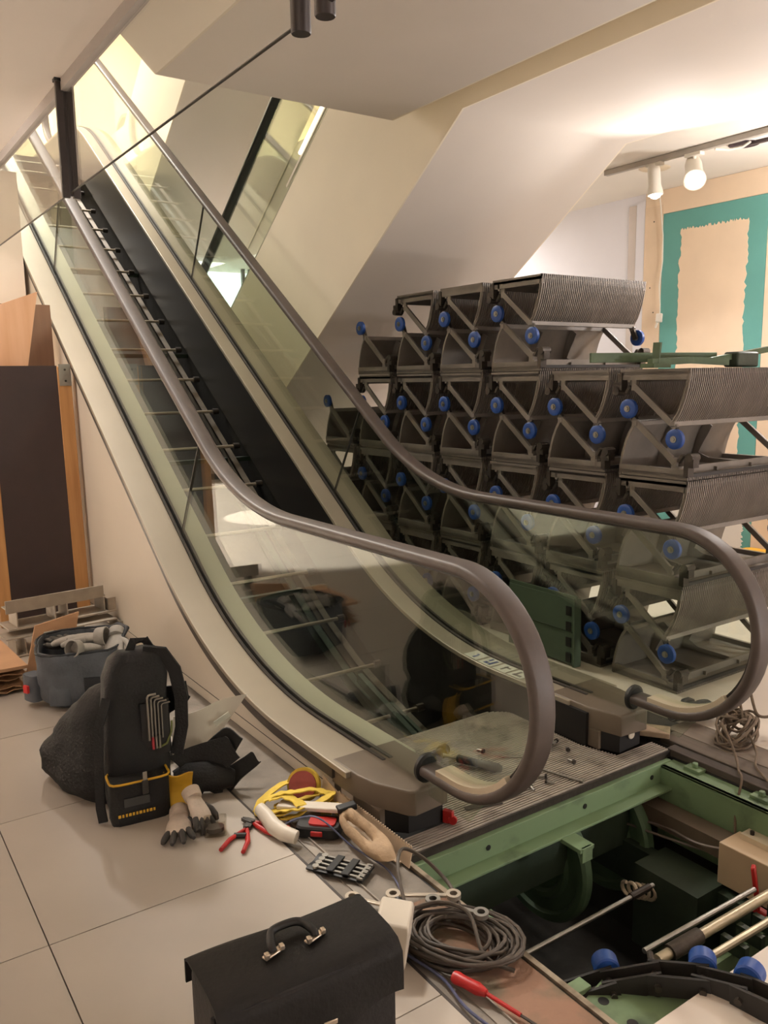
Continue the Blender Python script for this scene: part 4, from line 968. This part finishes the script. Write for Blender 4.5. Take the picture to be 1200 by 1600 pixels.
# cable coil with its plug box, spanners, screwdriver
M_cable = mat('grey brown cable', (72, 63, 54), .6, var=.15)
cc = thing('cable_coil', 'coil of grey-brown cable on the screed strip beside the pit', 'cable', (-.80, -.33, 0))
rr = random.Random(4)
def coil(c, r0, r1, turns, h, n=20, seed=1, sq=.8, rot=.7):
    rr = random.Random(seed); P = []
    for k in range(turns*n+1):
        a = 2*PI*k/n; tt = k/(turns*n)
        r = r0+(r1-r0)*((math.sin(tt*23+seed)+1)/2)
        x, y = r*math.cos(a)*1.15, r*sq*math.sin(a)
        P.append((c[0]+x*math.cos(rot)-y*math.sin(rot)+.006*math.sin(k*.7), c[1]+x*math.sin(rot)+y*math.cos(rot)+.006*math.cos(k*.9), c[2]+.006+h*(.5+.5*math.sin(tt*31+a*.5))))
    return P
build('cable_loops', MB().tube(coil((-.805, -.345, 0), .075, .148, 16, .04, seed=2, rot=-1.0), .0055, 6), M_cable, cc, smooth=60)
build('cable_end', MB().tube(curve([(-.875, -.20, .06), (-.83, -.10, .11), (-.77, -.04, .12), (-.72, -.08, .09), (-.70, -.17, .05), (-.74, -.27, .05)], 8), .0055, 6), M_cable, cc, smooth=60)
build('cable_end', MB().tube(curve([(-.88, -.20, .05), (-.80, -.25, .075), (-.76, -.33, .07), (-.80, -.44, .03), (-.76, -.51, .012)], 8), .0055, 6), M_cable, cc, smooth=60)
pb = thing('plug_box', 'cream plastic plug box between the black case and the cable coil', 'plug box', (-.985, -.28, .002), (0, .12, -.75))
build('box_body', MB().rings([[(x*.045*f, y*.060*g, z) for x, y in ((-1, -1), (1, -1), (1, 1), (-1, 1))] for f, g, z in ((.85, .9, 0), (1, 1, .03), (1, 1, .125), (.9, .9, .14))]), M_wp, pb, world=False, bevel=.005)
build('cable_gland', MB().cyl((.0, .055, .11), (.0, .085, .115), .011), M_black, pb, world=False)
def wrench(loc, rz, L, label, kind, m=M_steel):
    t = thing('spanner', label, 'spanner', loc, (0, 0, rz))
    build('shaft', MB().beam((0, -L/2+.012, .008), (0, L/2-.012, .008), .014, .007), m, t, world=False, bevel=.002)
    build('ring_end', MB().lathe((0, L/2, .002), (0, 0, 1), [(.011, 0), (.021, 0), (.021, .013), (.011, .013), (.011, 0)], 22), m, t, world=False)
    if kind == 'ring': build('ring_end', MB().lathe((0, -L/2, .002), (0, 0, 1), [(.011, 0), (.021, 0), (.021, .013), (.011, .013), (.011, 0)], 22), m, t, world=False)
    else: build('open_jaw', MB().prism([(-.014, -L/2+.014, .003), (-.023, -L/2-.004, .003), (-.018, -L/2-.030, .003), (-.008, -L/2-.030, .003), (-.008, -L/2-.010, .003), (.008, -L/2-.010, .003), (.008, -L/2-.026, .003), (.018, -L/2-.026, .003), (.022, -L/2, .003), (.014, -L/2+.014, .003)], (0, 0, .012)), m, t, world=False)
    return t
M_pale = mat('pale spanner steel', (196, 184, 168), .35, metal=.6, var=.1)
wrench((-.800, -.180, .050), -2.20, .17, 'pale ring spanner lying across the top of the cable coil', 'ring', M_pale)
wrench((-.765, -.285, .058), -2.62, .14, 'cranked chrome ring spanner lying in the cable coil', 'ring')
wrench((-.895, -.075, .006), .60, .14, 'adjustable spanner with an open jaw behind the black case', 'open', M_pale)
sd = thing('screwdriver', 'red-handled screwdriver on the screed strip below the cable coil', 'screwdriver', (-.905, -.445, .022), (0, 0, -2.85))
build('handle', MB().lathe((0, -.0, 0), (0, 1, 0), [(.004, -.004), (.014, 0), (.016, .01), (.014, .03), (.0155, .07), (.012, .085), (.009, .095)], 12), M_red, sd, world=False)
build('insulated_shank', MB().cyl((0, .09, 0), (0, .19, -.010), .0055, n=10), M_red, sd, world=False)
build('blade_tip', MB().beam((0, .19, -.010), (0, .235, -.015), .007, .003), M_tool, sd, world=False)
M_wire = mat('blue grey wire', (84, 88, 116), .5)
solo('thin_wire', MB().tube(curve([(-.93, .46, .01), (-.86, .33, .085), (-.79, .22, .012), (-.765, .05, .006), (-.80, -.08, .006)], 8), .003, 6), M_wire, 'thin blue-grey wire running over the tools along the screed strip', 'wire', smooth=60)
solo('thin_wire', MB().tube(curve([(-.94, -.30, .006), (-.92, -.42, .006), (-.935, -.55, .006), (-.90, -.75, .006)], 8), .004, 6), M_wire, 'blue-grey wire on the screed strip beside the red screwdriver', 'wire', smooth=60)

# ------------------------------------------------------------------ black pilot case in the foreground
M_case = mat('black case leather', (24, 22, 20), .62, var=.25, scale=9, bump=.2, bscale=70, spec=.3)
M_case2 = mat('black case front', (20, 17, 17), .6, var=.25, scale=9, bump=.2, bscale=70)
M_mount = mat('worn chrome mount', (206, 190, 170), .3, metal=.8, var=.1, scale=30)
pc = thing('pilot_case', 'black leather pilot case with a top handle standing in the foreground', 'case', (-1.387, -.53, 0), (0, 0, -.06))
CW, CD, CH = .193, .092, .352
build('case_body', MB().rings([rring((0, 0), CW*f, CD*f, z, 14, 40) for z, f in ((0, .985), (.01, 1), (CH-.015, 1), (CH-.004, .985))]), M_case2, pc, world=False, smooth=50)
def lidf(u, v):
    x = (u-.5)*2*(CW+.004)
    low = .238-.014*math.cos((u-.5)*PI*2)+.006*math.sin(u*9)
    bulge = .010*math.exp(-((u-.62)/.16)**2)
    P = [(CD+.004, CH-.05), (CD+.004, CH-.002), (CD-.012, CH+.006), (.03, CH+.008), (-.045, CH+.008), (-CD+.014, CH+.002), (-CD-.003, CH-.016), (-CD-.006-bulge*.4, CH-.05), (-CD-.006-bulge, low)]
    s_ = v*(len(P)-1); i = min(int(s_), len(P)-2); t = s_-i
    y = P[i][0]+(P[i+1][0]-P[i][0])*t; z = P[i][1]+(P[i+1][1]-P[i][1])*t
    return (x, y, z+.003*math.sin(u*7+v*3))
ld = build('lid_flap', MB().sheet(lidf, 25, 25, .006), M_case, pc, world=False, smooth=60)
hd = build('carry_handle', MB().tube(curve([(-.045, .0, CH+.016), (-.045, .012, CH+.024), (-.030, .045, CH+.028), (.0, .05, CH+.03), (.032, .045, CH+.028), (.047, .012, CH+.024), (.047, .0, CH+.016)], 5), .0085, 10), M_black, pc, world=False, smooth=60)
for x in (-.045, .047):
    mm = build('handle_mount', MB().beam((x-.024, -.008, CH+.016), (x+.024, .008, CH+.016), .015, .005), M_mount, pc, world=False, bevel=.002)
    for q in (-1, 1): build('mount_clip', MB().beam((x+q*.018, -.004+q*.005, CH+.016), (x+q*.018, -.004+q*.005, CH+.027), .012, .010), M_mount, mm, world=False, bevel=.002)
lt = build('latch', MB().bb(.004, .034, -CD-.010, -CD-.001, .225, .262), M_mount, pc, world=False, bevel=.003)
build('latch_tongue', MB().bb(.010, .040, -CD-.017, -CD-.009, .250, .262), M_mount, lt, world=False, bevel=.002)
build('keyhole', MB().cyl((.018, -CD-.0112, .236), (.018, -CD-.0098, .236), .004, n=10), M_black, lt, world=False)
build('rivet', MB().lathe((CW-.013, -CD-.001, .272), (0, -1, 0), [(.001, .004), (.004, .003), (.005, 0), (.001, 0)], 12), M_mount, pc, world=False)
build('corner_piping', MB().tube([(-CW-.003, -CD+.004, .01), (-CW-.003, -CD+.004, .24), (-CW-.004, -CD+.02, CH-.01)], .005, 8), M_case2, pc, world=False)

# ------------------------------------------------------------------ on the landing plate
hm = thing('rubber_hammer', 'hammer with a dark rubber grip lying on the ribbed landing plate', 'hammer', (-.13, .50, .0), (0, 0, -.86+PI/2))
hm.location = (-.17, .55, .002); hm.rotation_euler = (0, 0, -1.10); WM[hm.name] = Matrix.Identity(4)
build('head', MB().lathe((0, -.055, .024), (0, 1, 0), [(.002, 0), (.021, .0), (.024, .006), (.024, .035), (.018, .04), (.018, .07), (.024, .075), (.024, .104), (.021, .11), (.002, .11)], 18), mat('hammer head', (64, 52, 50), .6), hm, world=False)
build('neck', MB().cyl((.012, 0, .024), (.085, 0, .022), .0075, n=10), M_steel, hm, world=False)
build('grip', MB().lathe((.075, 0, .022), (1, 0, -.02), [(.010, 0), (.016, .006), (.015, .06), (.018, .13), (.019, .17), (.012, .185), (.002, .187)], 14), mat('dark rubber grip', (44, 46, 40), .6), hm, world=False)
BL = ['loose bolt far back on the landing plate, behind the hammer grip', 'loose bolt nearest the right newel on the landing plate', 'loose bolt just right of the left handrail end, on the landing plate',
      'loose bolt under the curve of the left handrail', 'loose bolt between the flat steel strap and the left handrail curve', 'loose bolt lying beside the flat steel strap near the left newel',
      'loose bolt past the thin headed rod, towards the right newel', 'loose bolt midway between the right newel and the thin headed rod', 'loose bolt closest to the front edge of the landing plate']
k = 0
for x, y in ((.01, .49), (.32, .39), (.06, .19), (-.04, .18), (-.12, .175), (-.22, .18), (.23, .21), (.29, .30), (.03, .17)):
    a = random.uniform(0, 6)
    if k == 0:
        b0 = thing('loose_bolt', BL[0], 'bolt', (x, y, .0095), (0, 0, a), 'loose bolts on the landing plate')
        build('hex_head', MB().cyl((0, 0, 0), (.008, 0, 0), .0095, n=6), M_dsteel, b0, world=False)
        build('thread', MB().cyl((.007, 0, 0), (.036, 0, -.004), .0048, n=8), M_steel, b0, world=False)
    else: dup(b0, (x, y, .0095), (0, 0, a), BL[k])
    k += 1
def rod(a, b, label):
    t = thing('threaded_rod', label, 'rod', a)
    build('rod_bar', MB().cyl((a[0], a[1], .005), (b[0], b[1], .005), .0042, n=8), M_steel, t)
    d = (Vector(b)-Vector(a)).normalized(); e = Vector(b)
    build('rod_head', MB().cyl((e.x, e.y, .008), (e.x+d.x*.014, e.y+d.y*.014, .008), .0085, n=6), M_steel, t)
rod((.08, .29, .0), (.14, .10, .0), 'thin steel rod with a head near the front edge of the landing plate')
rod((.045, .42, .0), (.11, .37, .0), 'short thin rod further back on the landing plate behind the handrail')
solo('steel_strap', MB().beam((-.335, .195, .004), (-.20, .155, .004), .022, .004), M_tool, 'flat steel strap lying by the newel on the landing plate', 'steel strap')
rk = thing('red_clip', 'small red plastic clip leaning at the base of the left newel', 'clip', (-.435, .14, .0), (0, 0, .5))
build('clip_ring', MB().lathe((0, 0, .016), (1, .3, 0), [(.007, 0), (.015, 0), (.015, .010), (.007, .010), (.007, 0)], 18), M_red, rk, world=False)
build('clip_block', MB().bb(-.004, .016, .012, .036, .003, .048).bb(-.004, .016, .0, .02, .028, .048), M_red, rk, world=False, bevel=.003)

# ------------------------------------------------------------------ junction box with the red lever in the pit
jb = thing('junction_box', 'beige junction box mounted on the green beam inside the pit', 'junction box', (.48, -.42, -.20), (0, 0, .0))
build('box_body', MB().bb(.42, .545, -.50, -.30, -.30, -.145), mat('beige box', (190, 166, 136), .55, var=.05, scale=6), jb, bevel=.003)
build('box_bracket', MB().bb(.50, .556, -.47, -.33, -.145, -.125), M_guide, jb)
for y in (-.44, -.36): build('bracket_bolt', MB().cyl((.525, y, -.126), (.525, y, -.112), .008, n=6), M_dsteel, jb)
wi = build('wire_loom', MB().tube(curve([(.44, -.30, -.18), (.43, -.2, -.20), (.46, -.05, -.22), (.44, .1, -.24)], 6), .005, 6).tube(curve([(.46, -.30, -.20), (.47, -.2, -.24), (.44, -.05, -.25), (.42, .1, -.26)], 6), .005, 6), mat('grey wires', (110, 100, 92), .6), jb, kind='stuff')
rl = thing('red_lever', 'bright red lever standing up out of the pit by the beige box', 'lever', (.245, -.535, -.20))
build('lever_bar', MB().beam((.255, -.555, -.20), (.245, -.535, -.055), .028, .014), M_red, rl, bevel=.004)
build('lever_foot', MB().beam((.25, -.60, -.20), (.262, -.52, -.205), .022, .02), M_red, rl, bevel=.004)
# ------------------------------------------------------------------ to the right of the pit
M_plank = mat('dirty planks', (132, 110, 90), .8, var=.3, scale=7, rgb2=(86, 72, 60), amount=.45, bump=.25)
struct('trim_8', MB().bb(.64, .70, -.815, .60, -.12, -.03), M_dark)
solo('plank', MB().bb(.645, .70, -2.0, .10, -.03, -.002), wood('dark plank', (78, 68, 60), (54, 46, 40), .8, 'y', 8), 'narrow dark plank along the right edge of the pit', 'plank', bevel=.003)
solo('plank', MB().bb(.71, .80, -2.0, .18, -.03, .0), wood('brown plank', (104, 92, 80), (76, 66, 57), .8, 'y', 7), 'brown dirty plank beside the coiled rope, second from the pit', 'plank', bevel=.003)
solo('plank', MB().bb(.805, .945, -2.0, .22, -.03, .0), wood('pale plank', (128, 114, 100), (98, 86, 75), .8, 'y', 7), 'wide pale plank under the coiled rope, third from the pit', 'plank', bevel=.003)
struct('trim_9', MB().bb(.645, .95, -2.0, .6, -.12, -.031), M_dark)
solo('edge_board', MB().box((.70, .23, .012), (.17, .085, .024), (0, 0, -.95)), wood('pale edge', (164, 142, 116), (130, 110, 88), .8, 'x', 7), 'pale short board between the right newel and the planks', 'board', bevel=.004)
solo('white_disc', MB().lathe((.515, .172, .062), (.0, -1, 0), [(.002, .004), (.016, .004), (.018, 0), (.002, 0)], 18), M_wp, 'white round sticker on the black base of the right newel', 'disc')
rp = thing('coiled_rope', 'tangled coil of thin brown rope on the planks right of the pit', 'rope', (.93, -.02, 0))
M_rope = mat('brown rope', (104, 88, 72), .85, var=.2, scale=60, bump=.3)
build('rope_loops', MB().tube(coil((.93, -.03, 0), .05, .105, 9, .085, seed=5, sq=.7, rot=.2), .006, 6), M_rope, rp, smooth=60)
build('rope_loops', MB().tube(coil((.95, -.02, .05), .03, .08, 4, .05, seed=8, sq=.8, rot=1.2), .006, 6), M_rope, rp, smooth=60)
build('rope_end', MB().tube(curve([(1.0, .0, .10), (1.02, .03, .19), (1.04, .0, .20), (1.02, -.06, .10), (1.08, -.10, .10), (1.12, -.06, .12), (1.06, -.14, .05), (1.12, -.3, .01)], 8), .006, 6), M_rope, rp, smooth=60)
build('rope_end', MB().tube(curve([(.86, -.02, .08), (.80, -.06, .09), (.76, -.13, .03), (.68, -.20, .01), (.62, -.25, .006), (.56, -.27, -.10), (.53, -.30, -.24)], 8), .005, 6), M_rope, rp, smooth=60)
build('rope_end', MB().tube(curve([(.90, -.10, .06), (.86, -.16, .015), (.76, -.22, .01), (.68, -.32, .01), (.60, -.42, .0), (.58, -.5, -.02)], 8), .005, 6), M_rope, rp, smooth=60)
glove('black_glove', 'black glove on the floor under the right handrail end', M_gb, M_gb, (.97, .20, .03), (0, .1, -1.9), .2, .12, 1.15)
# green cover panel leaning between the escalator and the stack
gp = thing('cover_panel', 'green steel cover panel with slotted edge leaning in front of the stacked steps', 'panel', (1.05, 1.2, 0))
def gpt(y, z, d=0): return (1.045+d+.10*z, y-.10*(.33-z)*1.1+.0, z)
build('panel_sheet', MB().prism([gpt(1.50, .012), gpt(1.02, .012), gpt(1.02, .345), gpt(1.50, .345)], (.008, 0, 0)), M_olive2, gp, smooth=0)
build('panel_seam', MB().prism([gpt(1.50, .175, -.004), gpt(1.02, .175, -.004), gpt(1.02, .182, -.004), gpt(1.50, .182, -.004)], (.004, 0, 0)), M_dgreen, gp, smooth=0)
build('edge_frame', MB().beam(gpt(1.01, .0, .02), gpt(1.01, .35, .02), .012, .05, (1, 0, 0)).beam(gpt(1.50, .35, .01), gpt(1.00, .35, .01), .012, .03), M_olive2, gp)
for k in range(4): build('edge_slot', MB().box(gpt(1.045, .045+.08*k, -.0045), (.004, .035, .05)), M_black, gp)

ls = thing('bright_strip', 'glowing white bright strip along the upper edge of the crossing escalator', 'bright strip', (1.09, 3.55, 3.30))  # emissive white strip laid on the deck edge of the crossing escalator
build('strip_back', MB().beam((1.09, 3.20, 3.455), (1.09, 3.95, 2.935), .085, .020), M_lampw, ls)
build('strip_face', MB().beam((1.07, 3.22, 3.468), (1.07, 3.72, 3.120), .075, .020), emit('strip glow', (255, 246, 224), 5), ls, bevel=.004)
